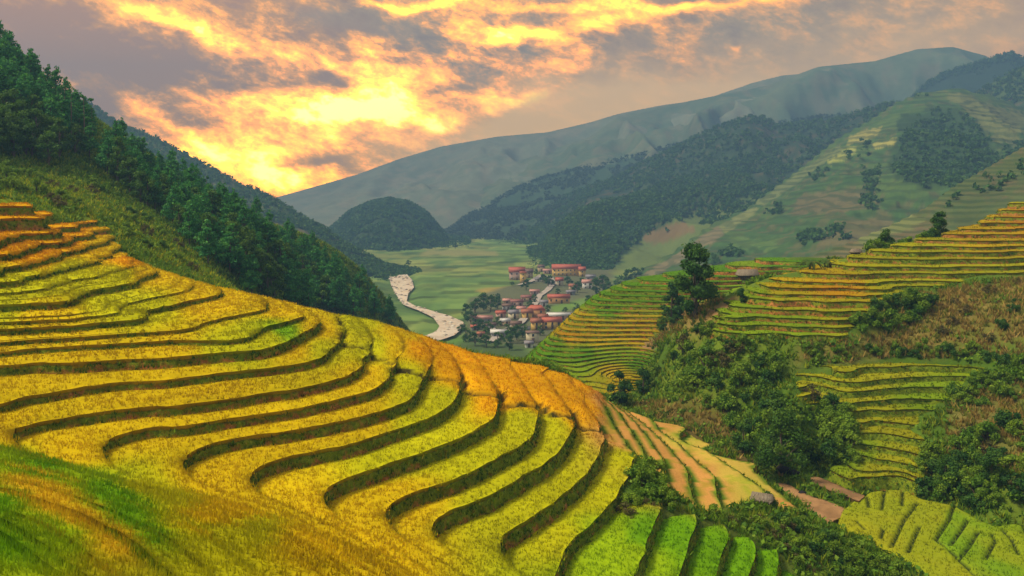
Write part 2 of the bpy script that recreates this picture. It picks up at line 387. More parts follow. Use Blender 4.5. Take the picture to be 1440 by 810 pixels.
for j in range(-7, 22):
    y = 418 + 7.0 * j; z = -(y - 270) / 1300 * (205 - 2.6 * j)
    nose = float(np.interp(y, [368, 385, 397, 405, 418, 425, 437, 447, 466, 478, 490, 505, 515, 530, 545], [1075, 965, 900, 872, 845, 832, 818, 806, 788, 776, 764, 752, 745, 752, 775]))
    k_ = (y - HY) / 400; L = [(nose + 3, y - 24 * k_), (nose, y - 13 * k_), (nose + 7, y - 5 * k_), (nose + 28, y - 1), (nose + 60, y)]
    if nose + 60 < 910: L += [(920, y + .5)]
    if j <= 0: L += [(max(980, nose + 90), y), (max(1040, nose + 120), y - 1)]
    rowsD.append(L); zD.append(z)

def dens(L, step=22):
    out = []
    for (x0, y0), (x1, y1) in zip(L[:-1], L[1:]):
        n = max(1, int(math.hypot(x1 - x0, y1 - y0) / step))
        for i in range(n): out.append((x0 + (x1 - x0) * i / n, y0 + (y1 - y0) * i / n))
    out.append(L[-1]); return out
pts = []
for z, L in KA + NEAR:
    for p in dens(L, 24): pts.append(unproj(*p, z=z))
for z, L in list(zip(zB, rowsB)) + list(zip(zC, rowsC)):
    for p in dens(L, 60): pts.append(unproj(*p, z=z))
for z, L in zip(zD, rowsD):
    for p in dens(L, 60): pts.append(unproj(*p, z=z))
# open slopes: (px, py, distance)
for px, py, D in [
    (0,90,230),(75,140,235),(150,205,240),(225,245,255),(300,290,270),(375,330,285),(450,370,300),(500,410,310),(560,455,320),
    (-80,40,225),(-160,0,215),(-60,262,150),(0,262,150),(50,275,150),(100,290,150),(150,302,158),(200,330,160),(250,360,160),(300,392,155),(330,415,170),(390,430,195),(440,445,220),
    (500,455,255),(540,465,290),(0,200,190),(100,230,195),(200,280,200),(280,330,205),(360,380,225),(440,415,260),
    (1000,430,152),(960,455,152),(930,490,164),(905,525,160),(870,556,152),(885,585,138),(940,560,138),(1000,500,141),(1060,520,130),(1100,484,133),
    (1010,560,130),(960,600,122),(1010,640,116),(1060,600,120),(1080,560,126),(1090,640,112),(1140,600,117),(1150,560,123),(1160,640,110),(1100,668,106),
    (1120,700,101),(1150,722,99),(1180,735,97.5),(1170,690,104),
    (1200,500,131),(1150,505,131),(1250,486,134),(1250,450,139),(1300,430,142),(1350,420,143),(1400,410,143),(1440,400,143),(1520,400,142),(1300,484,133),(1350,480,132),(1400,480,130),(1440,480,128),(1520,480,126),
    (1400,520,123),(1420,560,119),(1440,600,110),(1350,580,117),(1330,620,111),(1380,640,108),(1440,650,103),(1330,670,105),(1400,690,98),(1440,710,94),(1520,640,100),(1520,720,90),(1310,690,104)]:
    pts.append(unproj(px, py, D=D))
for px, py in [(1190,745),(1195,720),(1230,700),(1270,696),(1230,760),(1300,720),(1290,760),(1350,740),(1340,790),(1400,750),(1440,755),(1400,800),(1440,800),(1480,760),(1520,800)]:
    pts.append(unproj(px, py, z=-34.6))
pts += [(-8, 8, -5), (-25, 12, -5), (8, 6, -7.5), (15, 25, -18), (30, 45, -27), (45, 62, -33), (60, 70, -35), (70, 60, -33), (-45, 25, -6), (-70, 45, -8),
        (2, 18, -12), (2, 30, -16.5), (40, 20, -22), (80, 30, -28), (120, 60, -26), (120, 90, -20),
        # far side of the big nose: falls to the river side
        (-10,125,-22.5), (0,122,-25), (-25,125,-19), (-45,128,-13), (10,128,-28.5),
        (-30, 145, -25), (-10, 140, -34), (3, 134, -34), (-8, 165, -44), (-20, 180, -46), (-40, 200, -45), (-60, 230, -44),
        (4, 212, -54), (-30, 260, -58), (-32, 290, -61), (-30, 315, -65), (-26, 350, -69), (-42, 390, -69.5), (30, 260, -64), (0, 330, -69), (-30, 400, -70), (60, 420, -70), (100, 420, -68),
        # behind the far nose: the land drops to the valley
        (25, 240, -38), (35, 248, -36), (50, 258, -34), (12, 232, -44), (66, 262, -33), (84, 262, -31), (95, 268, -34), (60, 280, -46), (90, 300, -50), (40, 300, -62), (110, 320, -50), (70, 340, -64),
        # behind the right ridge
        (60, 185, -22), (66, 200, -28), (96, 208, -17), (106, 222, -18), (122, 232, -10), (120, 262, -22), (60, 280, -48), (100, 300, -44), (140, 260, -18),
        (20, 250, -58), (142, 215, 2), (140, 330, -44), (150, 150, 2), (150, 180, 4),
        (-110, 320, -4), (-60, 320, -22), (-100, 360, -26), (-50, 370, -46), (-150, 330, 12), (-200, 330, 28), (-240, 300, 50), (-260, 240, 56), (-200, 250, 42), (-240, 420, 10), (-160, 410, -14), (-330, 330, 70), (-330, 200, 60),
        (-130, 150, 6), (-160, 160, 18), (-200, 180, 34), (-260, 150, 50), (-100, 100, -6), (-140, 100, 0), (-220, 90, 14), (-330, 80, 30), (-150, 50, -2), (-330, 10, 10), (-100, 10, -2)]
pts = np.array(pts)
# drop near duplicates
keep = []
for i, p in enumerate(pts):
    if all((p[0] - pts[k][0]) ** 2 + (p[1] - pts[k][1]) ** 2 > .8 for k in keep): keep.append(i)
pts = pts[keep]
def tps_fit(P, lam=.6):
    n = len(P); S = 100.0
    x, y, z = P[:, 0] / S, P[:, 1] / S, P[:, 2]
    r2 = (x[:, None] - x) ** 2 + (y[:, None] - y) ** 2 + 1e-12
    K = r2 * np.log(r2) * .5
    K[np.arange(n), np.arange(n)] = lam * 1e-4
    A = np.zeros((n + 3, n + 3)); A[:n, :n] = K
    Q = np.stack([np.ones(n), x, y], 1); A[:n, n:] = Q; A[n:, :n] = Q.T
    return x, y, np.linalg.solve(A, np.concatenate([z, [0, 0, 0]]))
TX, TY, TW = tps_fit(pts)
def E_at(X, Y):
    X = np.asarray(X, float); sh = X.shape; x = X.ravel() / 100; y = np.asarray(Y, float).ravel() / 100
    out = np.empty(x.size); n = len(TX)
    for i in range(0, x.size, 8000):
        xs, ys = x[i:i + 8000], y[i:i + 8000]
        r2 = (xs[:, None] - TX) ** 2 + (ys[:, None] - TY) ** 2 + 1e-12
        out[i:i + 8000] = (r2 * np.log(r2) * .5) @ TW[:n] + TW[n] + TW[n + 1] * xs + TW[n + 2] * ys
    return out.reshape(sh)

# masks of the terraced areas -------------------------------------------------
polyA = [((px - CX) / F * D, D) for px, D in [(-260,18),(-160,118),(-60,128),(0,130),(75,129),(123,148),(155,147),(178,126),(215,121),(330,120),(450,118),(560,118),(700,114),(785,117),
    (830,124),(870,130),(905,129),(960,124),(1000,118),(1060,110),(1110,102),(1138,95),(1128,91),(1070,94),(1035,90),(1000,84),(963,83),(938,85.5),(907,89.5),(893,88),(886,82),(885,78),(905,77.5),(930,77.5),
    (985,78.5),(1025,79.5),(1065,79.5),(1100,80),(1118,77),(1130,62),(900,40),(700,22)]]
pixB = [(994,480),(1100,484),(1185,482),(1203,457),(1234,434),(1265,411),(1328,402),(1380,391),(1440,391),(1560,391),(1560,150),(1440,236),(1380,275),(1290,318),(1180,360),(1080,393),(1040,407),(1010,430),(996,455)]
pixC = [(1118,520),(1250,505),(1395,512),(1392,532),(1360,540),(1350,556),(1322,572),(1300,585),(1288,600),(1306,630),(1308,650),(1296,668),(1292,683),(1245,686),(1200,677),(1166,662),(1180,646),(1196,630),(1190,600),(1188,572),(1122,566)]
pixD = [(735,545),(728,510),(742,478),(770,452),(800,430),(830,412),(870,395),(945,372),(1120,350),(1165,362),(1130,382),(1080,400),(1010,418),(960,440),(935,462),(905,487),(925,495),(910,520),(905,545),(880,556),(800,552)]
def maskA(X, Y, E): return polydist(polyA, X, Y)
def mpix(poly, y0, y1):
    def f(X, Y, E):
        px, py = proj(X, Y, E)
        return np.minimum(polydist(poly, px, py) * Y / F, np.minimum(Y - y0, y1 - Y))
    return f
maskB, maskC, maskD = mpix(pixB, 118, 226), mpix(pixC, 97, 140), mpix(pixD, 134, 246)

# ------------------------------------------------------------------ colours of the fields
G, YG, OR, GR, LG, ST, DG = (.55,.39,.004), (.42,.41,.005), (.64,.32,.003), (.13,.30,.004), (.26,.39,.005), (.52,.26,.065), (.05,.16,.005)
ctlA = [(-40,300,OR),(0,320,OR),(100,308,OR),(0,362,OR),(60,365,OR),(100,342,OR),(0,395,YG),(100,388,YG),(50,408,YG),(170,390,YG),(140,350,G),(165,358,G),(180,372,OR),(205,388,G),(200,440,YG),(0,440,YG),(60,450,G),
 (300,430,G),(380,480,YG),(330,500,YG),(0,505,G),(100,500,G),(300,550,G),(450,500,YG),(230,500,G),(150,420,YG),(200,600,G),(400,620,G),(500,600,G),(100,650,G),(0,620,G),(300,690,G),(550,660,YG),(650,650,YG),(600,600,YG),(520,540,G),
 (700,640,YG),(570,710,G),(480,730,G),(700,720,YG),(750,690,YG),(800,700,YG),(850,700,YG),(880,650,YG),(780,640,YG),(500,465,YG),(530,500,YG),(555,500,G),(572,540,YG),(630,570,YG),(395,440,G),(420,500,G),(450,470,G),
 (590,500,OR),(575,480,G),(640,495,OR),(640,525,OR),(670,545,OR),(700,570,OR),(740,560,OR),(780,575,OR),(820,590,OR),(700,520,OR),(620,475,OR),(760,530,OR),(800,560,OR),(600,470,OR),(730,600,YG),(770,607,YG),
 (395,474,(.14,.30,.006)),(905,760,GR),(890,790,LG),(950,760,GR),(1000,780,GR),(1050,790,GR),(1085,795,GR),(840,790,LG),(790,770,YG),(860,760,LG),
 (870,600,ST),(885,625,ST),(920,640,ST),(905,610,ST),(950,680,ST),(960,650,ST),(1000,690,ST),(985,670,ST),(1030,670,(.50,.36,.06)),(1060,690,(.44,.36,.05)),(1100,700,(.50,.34,.07)),(930,600,ST),(1000,640,(.52,.36,.06)),(1100,710,ST),(860,575,ST),(960,620,(.45,.36,.05)),
 (-40,665,LG),(0,668,LG),(60,690,GR),(110,700,LG),(140,725,GR),(180,760,GR),(170,740,GR),(210,790,GR),(200,715,YG),(80,735,(.56,.36,.010)),(40,715,(.56,.36,.010)),(115,765,(.56,.36,.010)),(160,800,(.56,.36,.010)),(60,740,(.56,.36,.010)),(20,745,GR),(0,740,GR),(50,785,LG),(10,800,GR),(90,800,LG),(240,735,YG),(280,765,G),(250,780,YG),(360,780,YG),(330,745,G),(430,790,G),(500,790,G),(300,800,YG)]
ctlB = [(1100,470,LG),(1100,455,LG),(1050,440,LG),(1180,440,YG),(1100,425,YG),(1060,415,LG),(1100,405,G),(1180,405,OR),(1180,395,G),(1250,395,YG),(1300,385,YG),(1200,375,YG),(1400,375,YG),(1250,360,YG),(1400,355,G),(1300,345,YG),(1400,335,G),(1440,310,OR),(1400,300,G),(1440,280,YG),(1360,318,G)]
ctlC = [(1250,520,YG),(1200,550,YG),(1300,560,LG),(1250,600,YG),(1200,640,LG),(1250,660,YG)]
ctlD = [(830,420,GR),(900,410,GR),(950,390,GR),(1050,385,LG),(1100,370,GR),(850,440,GR),(830,450,G),(880,460,G),(800,460,G),(850,480,G),(900,480,G),(795,475,OR),(785,480,GR),(770,490,GR),(760,505,GR),(820,500,GR),(850,500,LG),(820,520,LG),(900,510,GR),(880,500,LG),(860,525,G),(870,540,G),(840,535,YG),(800,530,LG),(1000,380,GR)]
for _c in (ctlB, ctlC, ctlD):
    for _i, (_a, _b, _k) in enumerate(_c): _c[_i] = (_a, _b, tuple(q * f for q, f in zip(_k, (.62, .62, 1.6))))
def colour_at(ctl, px, py, power=5.0, soft=8.0):
    P = np.array([(a, b) for a, b, c in ctl], float); C = np.array([c for a, b, c in ctl], float)
    W = ((px[:, None] - P[:, 0]) ** 2 + ((py[:, None] - P[:, 1]) * 1.8) ** 2 + soft ** 2) ** (-power / 2)
    return (W @ C) / W.sum(1)[:, None]
divline = [(478,452),(482,494),(514,495),(518,513),(546,514),(552,531),(592,532),(602,541),(645,541),(660,562),(704,563),(709,580),(754,577),(775,593),(804,590),(815,612),(846,611)]

# ------------------------------------------------------------------ slicing the land into terraces
def clip(T, c, level, above=True):
    """T (n,3,C) triangles, keep where T[...,c] >= level (or < level); returns kept triangles and cut edges (k,2,C)"""
    s = (T[..., c] - level) * (1 if above else -1)
    s = np.where(np.abs(s) < 1e-6, 1e-6, s)
    npos = (s > 0).sum(1)
    out = [T[npos == 3]]; cuts = []
    def cutp(A, B, sa, sb):
        t = (sa / (sa - sb))[:, None]; return A + (B - A) * t
    for k in (1, 2):
        m = npos == k
        if not m.any(): continue
        t = T[m]; q = s[m]
        odd = np.argmax(q > 0, 1) if k == 1 else np.argmax(q < 0, 1)
        i = np.arange(len(t)); a, b, d = t[i, odd], t[i, (odd + 1) % 3], t[i, (odd + 2) % 3]
        sa, sb, sd_ = q[i, odd], q[i, (odd + 1) % 3], q[i, (odd + 2) % 3]
        p1, p2 = cutp(a, b, sa, sb), cutp(a, d, sa, sd_)
        if k == 1: out.append(np.stack([a, p1, p2], 1)); cuts.append(np.stack([p1, p2], 1))
        else:
            out.append(np.stack([p1, b, d], 1)); out.append(np.stack([p1, d, p2], 1)); cuts.append(np.stack([p2, p1], 1))
    e = np.concatenate(cuts) if cuts else np.zeros((0, 2, T.shape[2]))
    return np.concatenate(out), e
def weld(P, dec=3):
    """P (n,C) -> unique by xy; returns verts, inverse"""
    key = np.round(P[:, :2], dec)
    _, idx, inv = np.unique(key[:, 0] * 1e6 + key[:, 1], return_index=True, return_inverse=True)
    return P[idx], inv.ravel()
def components(nv, F_):
    lab = np.arange(nv)
    while True:
        m = lab[F_].min(1); old = lab.copy()
        for k in range(F_.shape[1]): np.minimum.at(lab, F_[:, k], m)
        lab = lab[lab]
        if (lab == old).all(): return lab
def blades(P, Cc, n_per, h, wd, lean=.35):
    """tufts: P (n,3) roots, Cc (n,3); each tuft n_per triangles"""
    n = len(P) * n_per
    R = np.repeat(P, n_per, 0); C = np.repeat(Cc, n_per, 0)
    R = R + rng.normal(0, .12, (n, 3)) * (1, 1, 0)
    a = rng.uniform(0, 2 * np.pi, n); d = np.stack([np.cos(a), np.sin(a), np.zeros(n)], 1)
    hh = h * rng.uniform(.55, 1.25, n); ww = wd * rng.uniform(.6, 1.3, n)
    b = rng.uniform(0, 2 * np.pi, n); L = np.stack([np.cos(b), np.sin(b), np.zeros(n)], 1) * (lean * hh * rng.uniform(.2, 1.3, n))[:, None]
    tip = R + L + np.stack([0 * hh, 0 * hh, hh], 1)
    V = np.stack([R - d * ww[:, None], R + d * ww[:, None], tip], 1).reshape(-1, 3)
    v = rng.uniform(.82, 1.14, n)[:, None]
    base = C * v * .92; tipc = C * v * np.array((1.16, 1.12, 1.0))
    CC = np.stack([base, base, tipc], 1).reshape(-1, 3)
    return V, np.arange(n * 3).reshape(-1, 3), CC
def sample_tris(V, T, dens_fn):
    A = V[T]; ar = .5 * np.linalg.norm(np.cross(A[:, 1] - A[:, 0], A[:, 2] - A[:, 0]), axis=1)
    want = ar * dens_fn(A.mean(1)); k = rng.poisson(np.clip(want, 0, 400))
    idx = np.repeat(np.arange(len(T)), k)
    u = rng.random((len(idx), 2)); f = u.sum(1) > 1; u[f] = 1 - u[f]
    w3 = np.stack([1 - u.sum(1), u[:, 0], u[:, 1]], 1)
    return idx, w3

def slice_region(parent, xr, yr, step, mask, levels, ctl, hc, hfun=None, blade=(10, 4, .32, .05), bankgrass=.35, foot=1.0, slant=.3):
    xs = np.arange(xr[0], xr[1], step); ys = np.arange(yr[0], yr[1], step)
    X, Y = np.meshgrid(xs, ys)
    E = E_at(X, Y) + .04 * fbm(X * .13, Y * .13, 2, 5)
    Mk = mask(X, Y, E)
    gy, gx = np.gradient(E, step)
    # X,Y,E,mask,gx,gy
    A = np.stack([X, Y, E, Mk, gx, gy], -1)
    ny, nx = X.shape
    q = np.arange(ny * nx).reshape(ny, nx)
    a, b, c, d = q[:-1, :-1].ravel(), q[:-1, 1:].ravel(), q[1:, 1:].ravel(), q[1:, :-1].ravel()
    T = np.concatenate([np.stack([a, b, c], 1), np.stack([a, c, d], 1)])
    TT = A.reshape(-1, 6)[T]
    TT, _ = clip(TT[(TT[..., 3] > -step * 3).any(1)], 3, 0.0, True)
    levels = sorted(levels)
    count = 0
    ext = [levels[0] - 3.0] + levels + [levels[-1] + 60]
    for k in range(1, len(levels) + 1):
        z = ext[k]; drop = z - ext[k - 1] if k > 1 else foot + .2
        t1, lip = clip(TT, 2, z, True)
        t2, _ = clip(t1, 2, ext[k + 1], False)
        if k == len(levels): t2 = t1[(t1[..., 2] < z + 1.3).all(1)]
        if len(t2) < 6: continue
        hstep = (ext[k + 1] - z) if k < len(levels) else 1.0
        P, inv = weld(t2.reshape(-1, 6)); Fc = inv.reshape(-1, 3)
        ok = (Fc[:, 0] != Fc[:, 1]) & (Fc[:, 1] != Fc[:, 2]) & (Fc[:, 0] != Fc[:, 2]); Fc = Fc[ok]
        # close the crop edge: distance from lip in metres
        gl = np.hypot(P[:, 4], P[:, 5]) + .02
        dlip = (P[:, 2] - z) / gl
        edge = np.minimum(dlip, P[:, 3])
        px, py = proj(P[:, 0], P[:, 1], z)
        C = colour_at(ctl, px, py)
        hh = np.full(len(P), hc)
        tilt = np.zeros(len(P))
        if hfun is not None: hh, C, tilt = hfun(P, px, py, C, hh)
        zt = z + tilt * (P[:, 2] - z)
        C = C * (1 + .22 * (rng.random() - .5)) * (1 + .16 * fbm(P[:, 0] * .25, P[:, 1] * .25, 3, 9)[:, None])
        Z = zt + .04 + hh * (.45 + .55 * np.sqrt(sstep(-.05, .7, edge))) + .07 * fbm(P[:, 0] * .9, P[:, 1] * .9, 2, 3) * (hh > .2)
        V3 = np.stack([P[:, 0], P[:, 1], Z], 1)
        # boundary skirt of the crop
        ed = np.sort(np.concatenate([Fc[:, [0, 1]], Fc[:, [1, 2]], Fc[:, [2, 0]]]), 1)
        eu, cn = np.unique(ed, axis=0, return_counts=True); be = eu[cn == 1]
        lab = components(len(P), Fc)
        comps, cc = np.unique(lab[Fc[:, 0]], return_counts=True)
        # bank pieces from the lip edges
        lp, linv = weld(lip.reshape(-1, 6)) if len(lip) else (np.zeros((0, 6)), np.zeros(0, int))
        le = linv.reshape(-1, 2)
        key = {tuple(kk): i for i, kk in enumerate(np.round(P[:, :2], 3))}
        lmap = np.array([key.get(tuple(kk), -1) for kk in np.round(lp[:, :2], 3)], int) if len(lp) else np.zeros(0, int)
        # mask-boundary edges that are not lip: also get a bank
        for ci, nt in zip(comps, cc):
            if nt < 24: continue
            fm = lab[Fc[:, 0]] == ci; Ff = Fc[fm]
            used = np.unique(Ff); re = np.full(len(P), -1); re[used] = np.arange(len(used))
            V = V3[used]; CV = C[used]; Ft = re[Ff]
            bm_ = lab[be[:, 0]] == ci; bed = re[be[bm_]]
            n0 = len(V); bu = np.unique(bed); rb = np.full(n0, -1); rb[bu] = np.arange(len(bu)) + n0
            g = P[used][bu][:, 4:6]; gn = g / (np.linalg.norm(g, axis=1)[:, None] + 1e-6)
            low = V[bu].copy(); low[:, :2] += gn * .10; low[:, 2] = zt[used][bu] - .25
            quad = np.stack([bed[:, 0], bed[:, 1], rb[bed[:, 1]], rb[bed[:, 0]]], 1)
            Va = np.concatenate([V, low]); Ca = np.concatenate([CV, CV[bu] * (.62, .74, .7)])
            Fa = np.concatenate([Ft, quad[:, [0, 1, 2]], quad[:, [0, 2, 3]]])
            # rice blades
            idx, w3 = sample_tris(V, Ft, lambda c_: blade[0] * np.clip((60 / np.maximum(np.hypot(c_[:, 0], c_[:, 1]), 20)) ** 1.5, .2, 4))
            mi = np.zeros(len(Fa), int)
            if len(idx):
                R = (V[Ft[idx]] * w3[..., None]).sum(1); RC = (CV[Ft[idx]] * w3[..., None]).sum(1)
                hk = (hh[used][Ft[idx]] * w3).sum(1)
                R[:, 2] -= .05
                gd = hk > .15
                dist = float(np.median(np.hypot(R[:, 0], R[:, 1])))
                s_ = np.clip(dist / 60, .5, 2.2)
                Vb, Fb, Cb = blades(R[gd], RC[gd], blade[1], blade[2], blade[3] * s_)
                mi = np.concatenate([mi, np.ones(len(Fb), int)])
                Fa = np.concatenate([Fa, Fb + len(Va)]); Va = np.concatenate([Va, Vb]); Ca = np.concatenate([Ca, Cb])
            # bank mesh: all boundary edges
            bl = bed; bv = bu
            pb = P[used][bv]; nn = -pb[:, 4:6] / (np.linalg.norm(pb[:, 4:6], axis=1)[:, None] + 1e-6)
            islip = pb[:, 2] - z < .02
            inn = pb[:, 2] > z + hstep - .02
            rows = 5; BV = []; BC = []
            nz = fbm(pb[:, 0] * .8, pb[:, 1] * .8, 3, 21)
            lipup = .05 + .03 * nz
            for r in range(rows):
                t = r / (rows - 1)
                off = (slant * t * drop + .26 * nz * (t > 0) * (1 - t * .4) - .02)
                jag = fbm(pb[:, 0] * 2.3 + r * 5, pb[:, 1] * 2.3, 2, 31) * .16
                z_ = z + lipup - t * (drop + .25)
                BV.append(np.stack([pb[:, 0] + nn[:, 0] * (off + jag), pb[:, 1] + nn[:, 1] * (off + jag), z_], 1))
                BC.append(np.stack([np.full(len(pb), t), np.full(len(pb), bankgrass + .3 * fbm(pb[:, 0] * .07, pb[:, 1] * .07, 2, 44)), np.zeros(len(pb))], 1))
            BV = np.concatenate(BV); BC = np.concatenate(BC); nb = len(bv)
            rr = np.full(n0, -1); rr[bv] = np.arange(nb)
            bb = rr[bl]
            okb = ~(inn[bb].all(1))
            bb = bb[okb]
            BF = np.concatenate([np.concatenate([np.stack([bb[:, 0] + r * nb, bb[:, 1] + r * nb, bb[:, 1] + (r + 1) * nb], 1), np.stack([bb[:, 0] + r * nb, bb[:, 1] + (r + 1) * nb, bb[:, 0] + (r + 1) * nb], 1)]) for r in range(rows - 1)]) if len(bb) else np.zeros((0, 3), int)
            # soil under the crop
            so = V.copy(); so[:, 2] = zt[used] + .01
            TF = np.concatenate([BF, Ft + len(BV)]); TV = np.concatenate([BV, so]); TC = np.concatenate([BC, np.tile((1.0, 0, 0), (len(so), 1))])
            tmi = np.zeros(len(TF), int)
            # grass tufts hanging on the bank
            if len(BF):
                idx, w3 = sample_tris(BV, BF, lambda c_: (14 if bankgrass > .2 else 4) * np.clip((60 / np.maximum(np.hypot(c_[:, 0], c_[:, 1]), 20)) ** 1.2, .15, 3))
                if len(idx):
                    R = (BV[BF[idx]] * w3[..., None]).sum(1); tt = (BC[BF[idx], 0] * w3).sum(1)
                    kk = rng.random(len(R)) > tt * .75
                    R = R[kk]
                    gc = np.array([(.09, .17, .010), (.16, .25, .015), (.26, .22, .02), (.05, .12, .010)])[rng.integers(0, 4, len(R))]
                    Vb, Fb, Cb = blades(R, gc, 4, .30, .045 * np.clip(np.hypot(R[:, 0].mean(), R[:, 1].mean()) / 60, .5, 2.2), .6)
                    tmi = np.concatenate([tmi, np.ones(len(Fb), int)])
                    TF = np.concatenate([TF, Fb + len(TV)]); TV = np.concatenate([TV, Vb]); TC = np.concatenate([TC, Cb])
            ter = obj('rice_terrace', make_mesh('rice_terrace', TV, TF, TC, [M_bank, M_blade], False, tmi), parent)
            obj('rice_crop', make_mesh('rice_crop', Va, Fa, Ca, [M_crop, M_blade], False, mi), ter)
            count += 1
    return count

def hA(P, px, py, C, hh):
    dl = linedist(divline, px, py)
    hh = np.where(dl < 1.6, .05, hh); C = np.where((dl < 2.2)[:, None], np.array((.06, .05, .012)), C)
    harvest = (px > 846) & (py < 735) & (polydist([(846,560),(846,612),(872,640),(900,652),(930,690),(960,716),(1010,735),(1150,740),(1150,560)], px, py) > 0)
    hh = np.where(harvest, .10, hh)
    dl2 = P[:, 2]
    # green bunds along the lips and ridges between cut strips
    st = harvest
    n = fbm(P[:, 0] * .9, P[:, 1] * .5, 3, 12)
    C = np.where((st & (n > .25))[:, None], C * np.array((.75, .95, .6)), C)
    lev = np.array(sorted(z for z, L in KA))
    nxt = lev[np.clip(np.searchsorted(lev, P[:, 2] + 1e-4), 0, len(lev) - 1)]
    g = np.hypot(P[:, 4], P[:, 5]) + .02
    dup = (nxt - P[:, 2]) / g
    prv = lev[np.clip(np.searchsorted(lev, P[:, 2] + 1e-4) - 1, 0, len(lev) - 1)]
    ddn = (P[:, 2] - prv) / g
    wide = sstep(.25, .5, np.minimum(1, 1 / (1 + 0 * g)))
    C = np.where((st & (dup < .9))[:, None], np.array((.10, .17, .012)), C)
    C = np.where((st & (ddn < .3))[:, None], np.array((.13, .19, .015)), C)
    fg = sstep(640, 700, py + .25 * (300 - px)) * (px < 700)
    hh = hh + .12 * fg
    oz = [(470,436),(478,452),(482,494),(514,495),(518,513),(546,514),(552,531),(592,532),(602,541),(645,541),(660,562),(704,563),(709,580),(754,577),(775,593),(804,590),(815,612),(846,611),(870,600),(880,520),(785,480),(640,440),(560,420)]
    tilt = .72 * sstep(-4, 14, polydist(oz, px, py))
    tilt = np.maximum(tilt, .35 * harvest)
    near = [(-80,648),(0,650),(100,676),(200,704),(320,730),(430,770),(500,800),(560,835),(-80,900)]
    tilt = np.maximum(tilt, .8 * sstep(-6, 12, polydist(near, px, py)))
    return hh, C, tilt

# ------------------------------------------------------------------ the near land itself
PAD = [(1177,742),(1183,724),(1200,708),(1222,697),(1250,693),(1275,694),(1298,707),(1318,711),(1345,716),(1375,735),(1400,745),(1425,741),(1470,752),(1540,770),(1540,850),(1340,850),(1300,812),(1262,785),(1225,765),(1196,752)]
SOIL1 = [(1086,680),(1100,679),(1116,684),(1128,692),(1146,700),(1160,703),(1176,709),(1190,716),(1186,726),(1172,732),(1166,742),(1155,733),(1148,724),(1136,716),(1128,706),(1114,700),(1100,693)]
SOIL2 = [(1136,671),(1150,670),(1162,675),(1178,681),(1196,690),(1217,697),(1207,705),(1190,698),(1172,692),(1156,685),(1144,680)]
def ground_outline(L, z): return [((a - CX) / F * (z * F / (HY - b)), z * F / (HY - b)) for a, b in L]
WPAD, WS1, WS2 = ground_outline(PAD, -34.6), ground_outline(SOIL1, -34.35), ground_outline(SOIL2, -34.0)
def covered(X, Y, E):
    return np.maximum.reduce([np.minimum(np.minimum(f(X, Y, E), (E - z) * 2.5), (t - E) * 2.5) for f, z, t in ((maskA, -32.4, -.8), (maskB, min(zB), 2.8), (maskC, min(zC), max(zC) + 1.1), (maskD, min(zD) - 3.0, max(zD) + 1.1))])
def build_near_land():
    xs = np.concatenate([np.arange(-330, -120, 4.0), np.arange(-120, 126, 1.6), np.arange(126, 200, 4.0)])
    ys = np.concatenate([np.arange(2, 240, 1.7), np.arange(240, 432, 4.0)])
    X, Y = np.meshgrid(xs, ys)
    E = E_at(X, Y)
    m = covered(X, Y, E)
    px, py = proj(X, Y, E)
    Z = E - 2.3 * sstep(.3, 2.6, m) + .35 * fbm(X * .2, Y * .2, 4, 61) * sstep(1, -4, m)
    Z = np.where(Y > 420, np.minimum(Z, -69.5), Z)
    for poly, zz in ((WPAD, -34.75), (WS1, -34.6), (WS2, -34.25)):
        d = polydist(poly, X, Y); Z = np.where(d > -4, np.minimum(Z, zz + np.maximum(0, -d - .8) * .8), Z)
    n1 = fbm(X * .05, Y * .05, 4, 71); n2 = fbm(X * .25, Y * .25, 3, 72)
    g1, g2, br, tan = np.array((.07,.13,.010)), np.array((.13,.19,.014)), np.array((.12,.075,.022)), np.array((.26,.15,.055))
    def lerp(a, b, t): return a + (b - a) * t[..., None]
    C = lerp(np.broadcast_to(g1, X.shape + (3,)), g2, sstep(-.2, .4, n1 + n2 * .4))
    def zone(poly, col, soft=18, k=.35):
        nonlocal C
        d = polydist(poly, px, py) + n2 * 14 + n1 * 10
        C = lerp(C, np.array(col), sstep(-soft / 2, soft, d) * (1 - k + k * sstep(-.3, .3, n2)))
    zone([(1190,430),(1250,415),(1440,392),(1560,390),(1560,500),(1440,490),(1380,500),(1240,500),(1120,510),(1120,485),(1200,478),(1240,455)], (.20,.155,.035))
    zone([(1120,478),(1260,480),(1250,505),(1120,512)], (.25,.18,.05))
    zone([(940,440),(1035,418),(1030,432),(960,470),(905,500),(895,480)], (.27,.16,.06), 6)
    zone([(1340,560),(1440,540),(1460,680),(1390,650),(1330,640)], (.19,.16,.04))
    zone([(880,570),(1000,560),(1060,640),(1110,670),(1060,680),(960,610)], (.115,.085,.02))
    zone([(200,330),(330,410),(250,400),(190,360)], (.17,.13,.02), 8)
    zone([(-60,225),(110,262),(240,330),(330,415),(120,312),(0,290),(-60,290)], (.26,.34,.014), 10)
    zone([(870,700),(1110,700),(1200,780),(1330,830),(900,830)], (.10,.13,.016))
    zone([(735,470),(728,505),(750,520),(765,500)], (.22,.12,.06), 4)
    V = np.stack([X, Y, Z], -1).reshape(-1, 3); ny, nx = X.shape
    q = np.arange(ny * nx).reshape(ny, nx)
    T = np.stack([q[:-1, :-1].ravel(), q[:-1, 1:].ravel(), q[1:, 1:].ravel(), q[1:, :-1].ravel()], 1)
    o = obj('hillside', make_mesh('hillside', V, T, C.reshape(-1, 3), M_ground, True))
    tag(o, 'rolling near hillsides of grass and scrub that carry the rice terraces', kind='structure')
    return o, xs, ys, Z, np.where(m > 0, np.maximum(Z, E - .55), Z)
hill, GX, GY, GZ, GS = build_near_land()
